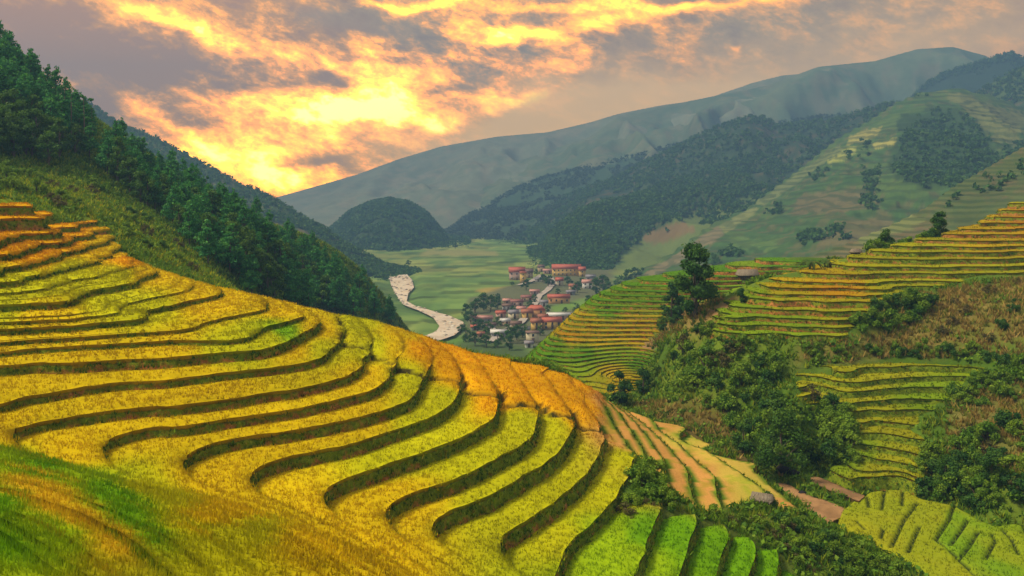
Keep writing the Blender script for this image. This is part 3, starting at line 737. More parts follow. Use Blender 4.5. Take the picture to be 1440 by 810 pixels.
def gz(x, y):
    """height of the near land, terraces included"""
    GZ = GS
    x = np.clip(x, GX[0], GX[-1] - .01); y = np.clip(y, GY[0], GY[-1] - .01)
    i = np.clip(np.searchsorted(GX, x) - 1, 0, len(GX) - 2); j = np.clip(np.searchsorted(GY, y) - 1, 0, len(GY) - 2)
    u = (x - GX[i]) / (GX[i + 1] - GX[i]); v = (y - GY[j]) / (GY[j + 1] - GY[j])
    return (GZ[j, i] * (1 - u) + GZ[j, i + 1] * u) * (1 - v) + (GZ[j + 1, i] * (1 - u) + GZ[j + 1, i + 1] * u) * v
def ray_hit(px, py, dmin=20, dmax=425):
    """first point of the near land on the line of sight of a picture point"""
    D = np.arange(dmin, dmax, .75); X = (px - CX) / F * D; Z = (HY - py) / F * D
    d = gz(X, D) - Z
    k = np.argmax(d > 0)
    if d[k] <= 0: k = np.argmax(d)          # just over a skyline: the nearest crest point
    return X[k], D[k], gz(X[k], D[k])

NT = 0
NT += slice_region(hill, (-125, 45), (17, 152), .62, maskA, [z for z, L in KA] + [-12.2, -10.8, -9.3], ctlA, .5, hA, blade=(12, 4, .24, .045), bankgrass=.46, slant=.32)
NT += slice_region(hill, (26, 146), (118, 227), .75, maskB, zB + [.5, 1.7], ctlB, .42, None, blade=(5, 3, .22, .05), bankgrass=.3, slant=.35)
NT += slice_region(hill, (28, 80), (96, 141), .6, maskC, zC, ctlC, .32, None, blade=(8, 3, .3, .06), bankgrass=.75, slant=.5)
NT += slice_region(hill, (-2, 84), (136, 247), .70, maskD, zD + [min(zD) - 1.0, min(zD) - 2.0, min(zD) - 3.0], ctlD, .2, None, blade=(4, 3, .2, .05), bankgrass=.35, slant=.35)
print('terraces', NT)
# ------------------------------------------------------------------ foliage
LEAFC = {'pine': [(.035,.17,.045), (.065,.26,.05), (.12,.33,.045)], 'broad': [(.045,.12,.014), (.075,.17,.016), (.13,.23,.022)],
         'shrub': [(.065,.16,.012), (.12,.24,.014), (.21,.32,.022)], 'dark': [(.028,.09,.016), (.05,.135,.018), (.09,.18,.020)],
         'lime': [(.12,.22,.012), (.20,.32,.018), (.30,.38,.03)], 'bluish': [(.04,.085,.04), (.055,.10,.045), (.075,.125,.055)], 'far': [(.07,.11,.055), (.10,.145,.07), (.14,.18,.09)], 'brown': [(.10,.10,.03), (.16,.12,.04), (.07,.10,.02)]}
def leaf_cloud(centres, radii, n, size, pal, flat=.75, seed=0):
    """small leaf faces spread through lobes; each lobe has its own tint"""
    r = np.random.default_rng(seed); centres = np.asarray(centres, float); radii = np.asarray(radii, float)
    w = radii ** 2; k = r.choice(len(centres), n, p=w / w.sum())
    d = r.normal(0, 1, (n, 3)); d /= np.linalg.norm(d, axis=1)[:, None]
    rad = radii[k] * (r.random(n) ** .45) * (1 + .18 * r.normal(0, 1, n))
    P = centres[k] + d * rad[:, None] * (1, 1, flat)
    nrm = d + r.normal(0, .55, (n, 3)); nrm /= np.linalg.norm(nrm, axis=1)[:, None]
    u = np.cross(nrm, r.normal(0, 1, (n, 3))); u /= np.linalg.norm(u, axis=1)[:, None]; v = np.cross(nrm, u)
    s = size * r.uniform(.6, 1.4, n)[:, None]
    V = np.stack([P - u * s, P + v * s * .8, P + u * s, P - v * s * .8], 1).reshape(-1, 3)
    pal = np.array(LEAFC[pal]); lt = r.random(len(centres))[k]
    t = np.clip(lt * .7 + r.random(n) * .45, 0, .999) * (len(pal) - 1)
    i = t.astype(int); C = pal[i] + (pal[np.minimum(i + 1, len(pal) - 1)] - pal[i]) * (t - i)[:, None]
    C = C * r.uniform(.75, 1.25, n)[:, None]
    return V, np.arange(n * 4).reshape(-1, 4), np.repeat(C, 4, 0)
def pine_meshes(seed, h=9.0):
    r = random.Random(seed); mt = MB(); lean = (r.uniform(-.4, .4), r.uniform(-.4, .4))
    T = [(lean[0] * t * t, lean[1] * t * t, h * t * .95 - .6) for t in (0, .3, .6, .85, 1)]
    mt.tube(T, [.17, .14, .10, .06, .02], 6, (.12, .085, .06))
    cs, rs = [], []
    lev = 9
    for i in range(lev):
        t = .34 + .64 * i / (lev - 1); z = h * t; sp = (1 - t) ** .8 * h * .30 + .25
        for j in range(r.randint(3, 5) if i < lev - 1 else 1):
            a = r.uniform(0, 6.28); q = sp * r.uniform(.25, 1.0)
            c = (math.cos(a) * q + lean[0] * t * t, math.sin(a) * q + lean[1] * t * t, z + r.uniform(-.3, .3))
            cs.append(c); rs.append(.42 + sp * r.uniform(.22, .42))
            mt.tube([(lean[0] * t * t, lean[1] * t * t, z - .5), c], [.05, .015], 4, (.10, .075, .05))
    V, F_, C = leaf_cloud(cs, rs, 1500, .20, 'pine', .6, seed)
    return mt.mesh('trunk', M_wood, True), make_mesh('crown', V, F_, C, M_leaf)
def broad_meshes(seed, h=8.0, wid=1.0, pal='broad', n=1700, low=.25, leaf=.20):
    r = random.Random(seed); mt = MB(); cs, rs = [], []
    mt.tube([(0, 0, -.6), (.1, 0, h * .3), (.0, .15, h * .62), (.1, .1, h * .85)], [.28, .2, .12, .03], 7, (.13, .10, .07))
    for i in range(16):
        t = r.uniform(low, 1.0); sp = wid * h * .33 * math.sin(math.pi * min(1, (t - low) / (1 - low) * .8 + .17)) ** .7
        a = r.uniform(0, 6.28); q = sp * r.uniform(.3, 1)
        c = (math.cos(a) * q, math.sin(a) * q, h * (.12 + .83 * t)); cs.append(c); rs.append(h * r.uniform(.08, .16) * (wid * .5 + .5))
        mt.tube([(0, .05, max(.3, c[2] - .25 * h)), ((c[0]) * .5, c[1] * .5, c[2] - .1 * h), c], [.09, .05, .02], 5, (.12, .09, .06))
    V, F_, C = leaf_cloud(cs, rs, n, leaf, pal, .8, seed + 50)
    return mt.mesh('trunk', M_wood, True), make_mesh('crown', V, F_, C, M_leaf)
def shrub_meshes(seed, pal='shrub', n=1700, leaf=.085):
    r = random.Random(seed); mt = MB(); cs, rs = [], []
    for i in range(9):
        a = r.uniform(0, 6.28); q = r.uniform(0, 1.0); c = (math.cos(a) * q, math.sin(a) * q, r.uniform(.25, 1.25) * (1.15 - q * .5)); cs.append(c); rs.append(r.uniform(.28, .5))
        mt.tube([(c[0] * .1, c[1] * .1, -.35), (c[0] * .6, c[1] * .6, c[2] * .5), c], [.05, .035, .012], 4, (.11, .08, .05))
    V, F_, C = leaf_cloud(cs, rs, n, leaf, pal, .85, seed + 90)
    return mt.mesh('stems', M_wood, True), make_mesh('foliage', V, F_, C, M_leaf)
def plant(name, parts, loc, sc, label, cat, group, names=('trunk', 'crown'), rz=None):
    if rz is None: rz = random.uniform(0, 6.28)
    e = empty(name, loc, rz); e.scale = sc if hasattr(sc, '__len__') else (sc, sc, sc)
    for me, nm in zip(parts, names): obj(nm, me, e)
    tag(e, label, cat, group); return e
def fill_poly(poly, spacing, jitter=.35, seed=1, ysq=1.0):
    r = random.Random(seed); P = np.array(poly); out = []
    y = P[:, 1].min()
    row = 0
    while y < P[:, 1].max():
        x = P[:, 0].min() + (row % 2) * spacing / 2
        while x < P[:, 0].max():
            a, b = x + r.uniform(-jitter, jitter) * spacing, y + r.uniform(-jitter, jitter) * spacing
            if polydist(P, np.array([a]), np.array([b]))[0] > 0: out.append((a, b))
            x += spacing
        y += spacing * ysq; row += 1
    r.shuffle(out); return out

pines = [pine_meshes(s, 9.0) for s in (1, 2, 3, 4)]
broads = [broad_meshes(s, 8.0, pal=p) for s, p in ((11, 'broad'), (12, 'broad'), (13, 'dark'))]
shrubs = [shrub_meshes(s, p) for s, p in ((21, 'shrub'), (22, 'lime'), (23, 'shrub'), (24, 'dark'), (25, 'dark'), (26, 'shrub'))]
dryshrubs = [shrub_meshes(s, 'brown', 600) for s in (27, 28)]

# forest on the slope behind the left hand rice fields
forestP = [(-30, 52), (0, 78), (60, 125), (100, 165), (150, 203), (220, 243), (300, 290), (380, 332), (450, 372), (505, 412), (560, 458), (500, 462), (440, 447), (345, 420), (290, 375), (215, 300), (130, 255), (60, 238), (-30, 225)]
def forest():
    n = 0
    for px, py in fill_poly(forestP, 15.5, .4, 5, .8):
        if 85 < px < 160 and 205 < py < 265 and random.random() < .75: continue
        h = ray_hit(px, py, 120, 400)
        if not h: continue
        x, y, z = h
        low = py > np.interp(px, [0, 100, 200, 330, 450, 560], [170, 215, 262, 345, 405, 450])
        sky = py < np.interp(px, [0, 60, 100, 150, 220, 300, 450, 560], [92, 140, 180, 220, 256, 303, 386, 468])
        s = random.uniform(.8, 1.25); sz = 'tall' if s > 1.1 else 'middling' if s > .95 else 'short'
        seg = ('left edge', 'far left', 'left part', 'middle', 'lower middle', 'right part', 'far right end')[int(np.clip((px + 30) / 85, 0, 6))]
        if low and (px < 120 or random.random() < .45):
            lab = sz + ' leafy tree at the foot of the left forest, ' + seg; g = 'leafy trees along the foot of the left forest'
            plant('broadleaf_tree', random.choice(broads[:2]), (x, y, z - .4), s * .95, lab, 'tree', g)
        elif sky:
            lab = sz + ' dark pine on the skyline of the left slope, ' + seg + ' of the forest'; g = 'pines on the skyline of the left slope'
            plant('pine_tree', random.choice(pines), (x, y, z - .4), (s * .85, s * .85, s * 1.0), lab, 'tree', g)
        elif px < 170:
            plant('pine_tree', random.choice(pines), (x, y, z - .4), s * 1.05, sz + ' dark pine inside the upper left forest, ' + seg + (', higher row' if py < 60 + px * .9 else ', lower row'), 'tree', 'pines in the upper left forest')
        else:
            plant('pine_tree', random.choice(pines), (x, y, z - .4), s * 1.0, sz + ' blue green pine inside the forest running to the river, ' + seg + (', higher row' if py < 205 + (px - 150) * .56 else ', lower row'), 'tree', 'pines in the lower left forest')
        n += 1
    print('forest', n)
forest()
# tall thin pines with bare trunks that stand out
def bare_pine(seed, h=15):
    r = random.Random(seed); mt = MB()
    mt.tube([(0, 0, -1), (.1, 0, h * .5), (.25, .1, h)], [.2, .15, .05], 7, (.22, .16, .12)); cs, rs = [], []
    for i in range(9):
        z = h * r.uniform(.62, 1.0); a = r.uniform(0, 6.28); q = r.uniform(.5, 1.9) * (1.3 - (z / h - .6))
        c = (math.cos(a) * q + .2, math.sin(a) * q, z); cs.append(c); rs.append(r.uniform(.45, .8))
        mt.tube([(.15, .05, z - .5), c], [.06, .02], 4, (.14, .10, .08))
    V, F_, C = leaf_cloud(cs, rs, 900, .19, 'pine', .55, seed)
    return mt.mesh('trunk', M_wood, True), make_mesh('crown', V, F_, C, M_leaf)
bp = [bare_pine(31), bare_pine(32)]
for i, (px, py, s) in enumerate([(100, 205, .8), (119, 215, .85), (112, 196, .7), (90, 190, .75), (130, 210, .65), (273, 285, .62), (290, 292, .6)]):
    x, y, z = ray_hit(px, py, 120, 400)
    plant('tall_pine', bp[i % 2], (x, y, z), s, 'tall pine with a bare pale trunk and tufted top, on the left skyline' if i < 5 else 'slim dark pine standing above the rest halfway down the forest ridge', 'tree', 'tall bare trunked pines' if i < 5 else 'pines poking out of the ridge')

# shrubs: (zone polygon, spacing, size range in metres, meshes, label, group)
SH = [
 ([(940,482),(985,462),(1008,472),(1060,482),(1110,500),(1115,545),(1195,585),(1196,640),(1160,668),(1110,672),(1060,640),(1015,605),(950,560),(918,545),(925,495)], 29, (1.0, 2.1), shrubs + dryshrubs[:1], 'dense green shrub in the bushy gully between the two terraced hills', 'shrubs filling the gully'),
 ([(1292,650),(1340,610),(1440,600),(1460,700),(1405,738),(1330,715),(1296,695)], 24, (.9, 1.7), shrubs + dryshrubs[:1], 'leafy shrub on the bank above the pale green plots, lower right', 'shrubs above the pale green plots'),
 ([(1192,474),(1222,440),(1290,416),(1322,424),(1290,455),(1215,476)], 15, (1.1, 1.8), shrubs[3:] + shrubs[:1], 'dark shrub in the thicket on the brown slope right of the striped terraces', 'shrubs in the thicket on the brown slope'),
 ([(1125,503),(1220,497),(1330,488),(1400,500),(1400,509),(1250,506),(1125,515)], 15, (.7, 1.1), shrubs, 'low green shrub along the top edge of the lower right terraces', 'shrubs above the lower right terraces'),
 ([(1335,555),(1400,515),(1440,490),(1450,545),(1400,580),(1345,575)], 20, (.9, 1.5), shrubs, 'green shrub beside the ditch at the right end of the lower terraces', 'shrubs by the right hand ditch'),
 ([(1300,425),(1440,395),(1440,480),(1380,490),(1310,470)], 34, (.7, 1.2), shrubs[3:] + dryshrubs, 'small lone shrub on the dry brown slope at the right', 'scattered shrubs on the brown slope'),
 ([(872,708),(935,712),(1110,745),(1150,800),(1190,812),(1130,812),(1080,760),(1000,728),(930,716),(880,740)], 15, (.5, .95), shrubs[:3] + dryshrubs, 'low bush on the rough bank above the bright green strips', 'bushes above the green strips'),
 ([(1060,700),(1110,715),(1180,770),(1290,815),(1180,812),(1120,770)], 17, (.6, 1.1), shrubs, 'bush on the near bank below the tan ploughed plot', 'bushes on the near bank'),
 ([(895,660),(935,690),(935,712),(900,705)], 11, (.8, 1.3), shrubs[:3], 'bright green bush at the lower end of the cut straw strips', 'bushes by the straw strips'),
 ([(60,262),(130,262),(200,300),(250,345),(300,392),(260,385),(190,345),(120,305),(60,285)], 19, (.8, 1.5), shrubs[:3] + dryshrubs[:1], 'bright green brush on the slope just above the upper left rice fields', 'brush above the upper left fields'),
 ([(-20,235),(60,245),(60,280),(-20,282)], 15, (1.0, 1.6), shrubs[:3], 'green brush at the left edge above the top terrace', 'brush above the top terrace'),
 ([(930,450),(950,438),(962,452),(930,478)], 12, (1.2, 1.8), shrubs[3:], 'dark shrub around the foot of the tall lone tree', 'shrubs at the foot of the lone tree'),
 ([(1206,352),(1250,330),(1310,318),(1345,318),(1300,334),(1230,350)], 11, (1.0, 1.8), shrubs, 'green bush on the crest behind the topmost right terraces', 'bushes on the right crest'),
 ([(1150,590),(1195,585),(1200,660),(1165,668)], 13, (1.0, 1.6), shrubs[:2], 'light green bush left of the lower right terraces', 'bushes left of the lower terraces'),
]
nsh = 0
PLACE = ['the bushy gully', 'the bank above the pale green plots', 'the thicket on the brown slope', 'the strip above the lower terraces', 'the ditch bank at far right',
         'the dry brown slope at far right', 'the bank above the green strips', 'the bank below the tan plot', 'the end of the straw strips',
         'the slope above the upper left fields', 'the edge above the top terrace', 'the foot of the tall lone tree', 'the crest behind the right terraces', 'the slope left of the lower terraces']
def where(px, py, poly):
    P = np.array(poly, float); a = (px - P[:, 0].min()) / np.ptp(P[:, 0]); b = (py - P[:, 1].min()) / np.ptp(P[:, 1])
    c = ('far left', 'left', 'middle', 'right', 'far right')[int(np.clip(a * 5, 0, 4))]; r = ('top', 'upper', 'lower', 'bottom')[int(np.clip(b * 4, 0, 3))]
    return r + ' ' + c
for zi, (poly, sp, rg, ms, lab, grp) in enumerate(SH):
    for px, py in fill_poly(poly, sp, .4, 40 + zi, .8):
        h = ray_hit(px, py, 40, 420)
        if not h: continue
        s = random.uniform(*rg); q_ = (s - rg[0]) / (rg[1] - rg[0]); mesh_ = random.choice(ms)
        tint = 'dry brownish' if mesh_ in dryshrubs else 'yellow green' if mesh_ is shrubs[1] else 'dark green' if mesh_ in shrubs[3:5] else 'mid green'
        lab = ('small', 'medium sized', 'large')[int(min(2, q_ * 3))] + ' ' + tint + ' shrub, ' + where(px, py, poly) + ' of ' + PLACE[zi]
        plant('shrub', mesh_, (h[0], h[1], h[2] - .15), (s, s, s * random.uniform(.75, 1.15)), lab, 'shrub', grp, ('stems', 'foliage')); nsh += 1
print('shrubs', nsh)

# single trees that stand out
def tree_at(px, py, hpx, wrel, label, name='broadleaf_tree', pal='broad', seed=60, n=3500, leaf=.16, low=.15, zoff=-.3):
    x, y, z = ray_hit(px, py, 40, 420); H = hpx * y / F
    parts = broad_meshes(seed, 8.0, wrel, pal, n, low, leaf * 1.3)
    return plant(name, parts, (x, y, z + zoff), H / 8.0, label, 'tree', None)
tree_at(977, 447, 106, 1.0, 'tall dark lone tree standing on the ridge left of the striped terraces', seed=61, pal='dark', n=6500, low=.0, leaf=.13)
tree_at(945, 452, 60, .7, 'smaller dark tree touching the tall lone tree on its left', seed=62, pal='dark')
tree_at(1098, 668, 84, 1.7, 'wide spreading tree over the black rocks at the bottom of the gully', seed=63, pal='broad', n=6500, low=.1, leaf=.12)
tree_at(1045, 640, 46, 1.3, 'round tree in the gully to the left of the wide spreading one', seed=64, pal='dark')
tree_at(872, 574, 52, .9, 'small black green tree behind the shoulder of the orange fields', seed=65, pal='dark')
tree_at(905, 556, 38, 1.0, 'squat dark tree at the mouth of the gully beside the far orange plots', seed=66, pal='dark')
tree_at(1322, 330, 38, 1.1, 'dark tree leaning over the crest of the right terraces', seed=67, pal='dark', low=.2)
tree_at(1042, 430, 26, .8, 'tiny dark tree at the left tip of the striped terraces', seed=68, pal='dark')
tree_at(1248, 345, 34, 1.0, 'dark bushy tree on the crest beside the small grey hut', seed=69, pal='dark')
tree_at(1395, 690, 48, 1.5, 'large dark tree at the right above the pale green plots', seed=70, pal='dark', n=5000)
tree_at(1330, 700, 44, 1.5, 'broad dark tree by the top corner of the pale green plots', seed=71, pal='broad', n=5000)

def banana(px, py, s, label):
    x, y, z = ray_hit(px, py, 100, 300); e = empty('banana_plant', (x, y, z), 0); e.scale = (s, s, s)
    st = MB(); st.tube([(0, 0, -.4), (0, 0, 1.4)], [.2, .12], 7, (.12, .16, .04)); obj('stem', st.mesh('stem', M_wood, True), e)
    for i in range(9):
        a = i * 2.4; ln = random.uniform(1.7, 2.6); m = MB(); n = 7; V = []; 
        for k in range(n):
            t = k / (n - 1); w = .34 * math.sin(math.pi * min(1, t * .93 + .04)) ; r_ = ln * t * .8; zz = 1.3 + 1.5 * t - 1.5 * t * t * (1 + .3 * (i % 3))
            cx, cy = math.cos(a) * r_, math.sin(a) * r_; ux, uy = -math.sin(a) * w, math.cos(a) * w
            V += [(cx - ux, cy - uy, zz - .08), (cx, cy, zz + .03), (cx + ux, cy + uy, zz - .08)]
        T = [(3 * k + j, 3 * k + j + 1, 3 * k + j + 4, 3 * k + j + 3) for k in range(n - 1) for j in (0, 1)]
        m.add(V, T, (.05 + .02 * (i % 3), .13, .015)); obj('leaf', m.mesh('leaf', M_leaf), e)
    tag(e, label, 'plant')
banana(1139, 383, 1.25, 'banana plant with arching leaves between the two huts')
banana(1160, 378, .9, 'smaller banana plant beside the big one on the crest')

# undergrowth and rough grass that nobody could count
def undergrowth():
    n = 150000
    Y = rng.uniform(30, 330, n) ; X = rng.uniform(-.59, .59, n) * Y
    keep = (X > GX[0]) & (X < GX[-1]); X, Y = X[keep], Y[keep]
    i = np.searchsorted(GX, X) - 1; j = np.searchsorted(GY, Y) - 1
    u = (X - GX[i]) / (GX[i + 1] - GX[i]); v = (Y - GY[j]) / (GY[j + 1] - GY[j])
    Z = (GZ[j, i] * (1 - u) + GZ[j, i + 1] * u) * (1 - v) + (GZ[j + 1, i] * (1 - u) + GZ[j + 1, i + 1] * u) * v
    Ev = E_at(X, Y); m = covered(X, Y, Ev)
    px, py = proj(X, Y, Z)
    flat = polydist(WPAD, X, Y); dirt = np.maximum(polydist(WS1, X, Y), polydist(WS2, X, Y))
    ok = (m < -.2) & (flat < -.1) & (dirt < -.1) & (rng.random(len(X)) < np.clip(Y / 150, .25, 1))
    X, Y, Z, px, py = X[ok], Y[ok], Z[ok], px[ok], py[ok]
    n1 = fbm(X * .09, Y * .09, 3, 81)
    dry = (polydist([(1190,430),(1440,390),(1560,390),(1560,505),(1380,500),(1240,510),(1120,515),(1120,478)], px, py) > 0) | \
          (polydist([(895,500),(940,440),(1035,415),(1035,432),(960,470)], px, py) > 0) | (polydist([(1335,560),(1440,535),(1470,680),(1385,650),(1325,640)], px, py) > 0) | \
          (polydist([(880,570),(1000,560),(1060,640),(1110,670),(1060,680),(960,610)], px, py) > 0)
    dry &= (n1 + rng.normal(0, .25, len(X))) > -.12
    gcol = np.array([(.09,.18,.012), (.15,.26,.016), (.24,.29,.02), (.07,.14,.01)])[rng.integers(0, 4, len(X))]
    dcol = np.array([(.32,.22,.06), (.38,.27,.08), (.23,.18,.04), (.18,.21,.03)])[rng.integers(0, 4, len(X))]
    brush = polydist([(-60,235),(110,262),(240,330),(330,415),(120,312),(0,290),(-60,290)], px, py) > -6
    gcol = np.where((brush & (rng.random(len(X)) < .8))[:, None], gcol * (1.9, 1.5, 1.0), gcol)
    C = np.where(dry[:, None], dcol, gcol)
    P = np.stack([X, Y, Z - .1], 1)
    s = np.clip(Y / 120, .5, 2)
    out = []
    for k, (lo, hi) in enumerate([(0, 90), (90, 150), (150, 240), (240, 400)]):
        q = (Y >= lo) & (Y < hi)
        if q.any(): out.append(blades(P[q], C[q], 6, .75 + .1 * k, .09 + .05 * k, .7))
    off = 0; V = []; T = []; CC = []
    for v, t, c in out: V.append(v); T.append(t + off); CC.append(c); off += len(v)
    o = obj('undergrowth', make_mesh('undergrowth', np.concatenate(V), np.concatenate(T), np.concatenate(CC), M_blade))
    tag(o, 'rough grass, ferns and dry stalks covering the slopes between terraces', kind='stuff')
    # low leafy ground cover
    q = rng.random(len(X)) < .22
    q &= ~dry
    Pq = P[q]; kk = len(Pq)
    V, T, C2 = leaf_cloud(Pq + (0, 0, .35), np.full(kk, 1.0) * 1.0, kk * 14, .24, 'shrub', .45, 5)
    o = obj('ground_cover', make_mesh('ground_cover', V, T, C2, M_leaf)); tag(o, 'low leafy weeds and creepers matted over the slopes', kind='stuff')
undergrowth()

# ------------------------------------------------------------------ plots on the gully floor
def sheet(name, parent, poly, zfun, step, colfun, mat, off=0.0, smooth=True):
    """a patch of land cut to a picture-shaped outline at its true place; poly in (px, distance)"""
    P = np.array([((a - CX) / F * d, d) for a, d in poly])
    xs = np.arange(P[:, 0].min() - step, P[:, 0].max() + 2 * step, step); ys = np.arange(P[:, 1].min() - step, P[:, 1].max() + 2 * step, step)
    X, Y = np.meshgrid(xs, ys); q = np.arange(X.size).reshape(X.shape)
    A = np.stack([X, Y, polydist(P, X, Y)], -1).reshape(-1, 3)
    T = np.concatenate([np.stack([q[:-1, :-1].ravel(), q[:-1, 1:].ravel(), q[1:, 1:].ravel()], 1), np.stack([q[:-1, :-1].ravel(), q[1:, 1:].ravel(), q[1:, :-1].ravel()], 1)])
    t, _ = clip(A[T], 2, 0.0); U, inv = weld(t.reshape(-1, 3)); Fc = inv.reshape(-1, 3)
    Z = zfun(U[:, 0], U[:, 1], U[:, 2]) + off
    V = np.stack([U[:, 0], U[:, 1], Z], 1)
    return V, Fc, colfun(U[:, 0], U[:, 1], U[:, 2], V), U
def paddies():
    z0 = -34.6
    def d_of(y): return z0 * F / (HY - y)
    def W(L): return [(a, d_of(b)) for a, b in L]
    # bunds in picture points, turned into ground lines
    B = [[(1219,700),(1222,718)],[(1244,695),(1240,722)],[(1270,694),(1268,716)],[(1206,738),(1218,750)],[(1243,748),(1239,762)],[(1290,712),(1272,735),(1253,775)],[(1293,745),(1277,782)],
         [(1345,705),(1335,735),(1316,764)],[(1316,764),(1332,775),(1348,792),(1372,815)],[(1348,792),(1362,775),(1376,752)],[(1385,792),(1400,765),(1395,755)],[(1410,750),(1424,765),(1433,785)],[(1362,735),(1345,760),(1336,772)],[(1440,745),(1455,790)]]
    BW = [[((a - CX) / F * d_of(b), d_of(b)) for a, b in L] for L in B]
    outline = W(PAD) if PAD else W([(1177,742),(1183,724),(1200,708),(1222,697),(1250,693),(1275,694),(1298,707),(1318,711),(1345,716),(1375,735),(1400,745),(1425,741),(1470,752),(1540,770),(1540,850),(1340,850),(1300,812),(1262,785),(1225,765),(1196,752)])
    plots = [outline]
    def bund(x, y):
        return np.minimum.reduce([linedist(L, x, y) for L in BW])
    def zf(x, y, e): 
        b = bund(x, y); return z0 + .06 + .38 * sstep(.05, .32, np.minimum(b, e + .1)) * (b > .0) + .05 * fbm(x * .7, y * .7, 2, 8)
    def cf(x, y, e, V):
        px, py = proj(x, y, z0); b = bund(x, y)
        right = sstep(-8, 8, polydist([(1345,700),(1316,764),(1372,815),(1372,900),(1600,900),(1600,700)], px, py))
        C = np.array((.25,.29,.010)) * (1 - right[:, None]) + np.array((.16,.28,.010)) * right[:, None]
        t = sstep(-.2, .3, fbm(x * .12, y * .12, 3, 4))[:, None]; C = C * (1 - .35 * t) + np.array((.36,.30,.012)) * .35 * t
        return np.where((b < .15)[:, None], np.array((.035,.05,.010)), C)
    V, T, C, U = sheet('x', None, plots[0], zf, .22, cf, M_crop)
    idx, w3 = sample_tris(V, T, lambda c_: np.full(len(c_), 6.0))
    R = (V[T[idx]] * w3[..., None]).sum(1); RC = (C[T[idx]] * w3[..., None]).sum(1); ok = R[:, 2] > z0 + .3
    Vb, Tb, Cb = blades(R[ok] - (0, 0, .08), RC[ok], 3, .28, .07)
    mi = np.concatenate([np.zeros(len(T), int), np.ones(len(Tb), int)])
    base = obj('rice_plot', make_mesh('rice_plot', V - (0, 0, .0), T, C, M_crop, True), hill)
    obj('rice_crop', make_mesh('rice_crop', Vb, Tb, Cb, M_blade), base)
    # bare ploughed plots
    def soil(poly, zz, col):
        def zf2(x, y, e): return zz + .1 * fbm(x * .8, y * .8, 3, 15)
        def cf2(x, y, e, V_): 
            t = sstep(-.3, .3, fbm(x * .5, y * .5, 3, 14))[:, None]; return np.array(col) * (1 - t * .35)
        V, T, C, U = sheet('x', None, poly, zf2, .5, cf2, M_ground)
        n = len(V); e = np.sort(np.concatenate([T[:, [0, 1]], T[:, [1, 2]], T[:, [2, 0]]]), 1); eu, cn = np.unique(e, axis=0, return_counts=True); be = eu[cn == 1]
        lo = V.copy(); lo[:, 2] -= .8
        q = np.stack([be[:, 0], be[:, 1], be[:, 1] + n, be[:, 0] + n], 1)
        T2 = np.concatenate([T, q[:, [0, 1, 2]], q[:, [0, 2, 3]]])
        obj('ploughed_plot', make_mesh('ploughed_plot', np.concatenate([V, lo]), T2, np.concatenate([C, np.broadcast_to(np.array((.07,.10,.015)), C.shape)]), M_ground), hill)
    def PZ(L, zz): return [(a, zz * F / (HY - b)) for a, b in L]
    soil(PZ(SOIL1, -34.35), -34.35, (.38,.21,.09))
    soil(PZ(SOIL2, -34.0), -34.0, (.32,.18,.08))
paddies()

# dark rocks below the spreading tree
def boulder(px, py, wpx, label, seed):
    x, y, z = ray_hit(px, py, 60, 200); r = np.random.default_rng(seed)
    u, v = np.meshgrid(np.linspace(0, 2 * np.pi, 15)[:-1], np.linspace(0, np.pi, 9)); u, v = u.ravel(), v.ravel()
    d = np.stack([np.cos(u) * np.sin(v), np.sin(u) * np.sin(v), np.cos(v)], 1)
    s = wpx * y / F / 2; k = 1 + .35 * fbm(d[:, 0] * 1.7 + seed, d[:, 1] * 1.7 + d[:, 2] * 2, 3, seed)
    V = d * k[:, None] * (s, s * .7, s * .55); ny, nx = 9, 14
    T = [(i * nx + j, i * nx + (j + 1) % nx, (i + 1) * nx + (j + 1) % nx, (i + 1) * nx + j) for i in range(ny - 1) for j in range(nx)]
    o = obj('boulder', make_mesh('boulder', V, T, np.broadcast_to(np.array((.02, .017, .02)), V.shape), M_stone), None, (x, y, z + s * .3))
    tag(o, label, 'rock')
boulder(1102, 664, 22, 'largest black boulder, in the shade under the spreading tree', 1)
boulder(1117, 673, 16, 'black boulder beside the largest one, nearer the tan plot', 2)
boulder(1128, 698, 12, 'small black rock alone on the tan ploughed plot', 3)

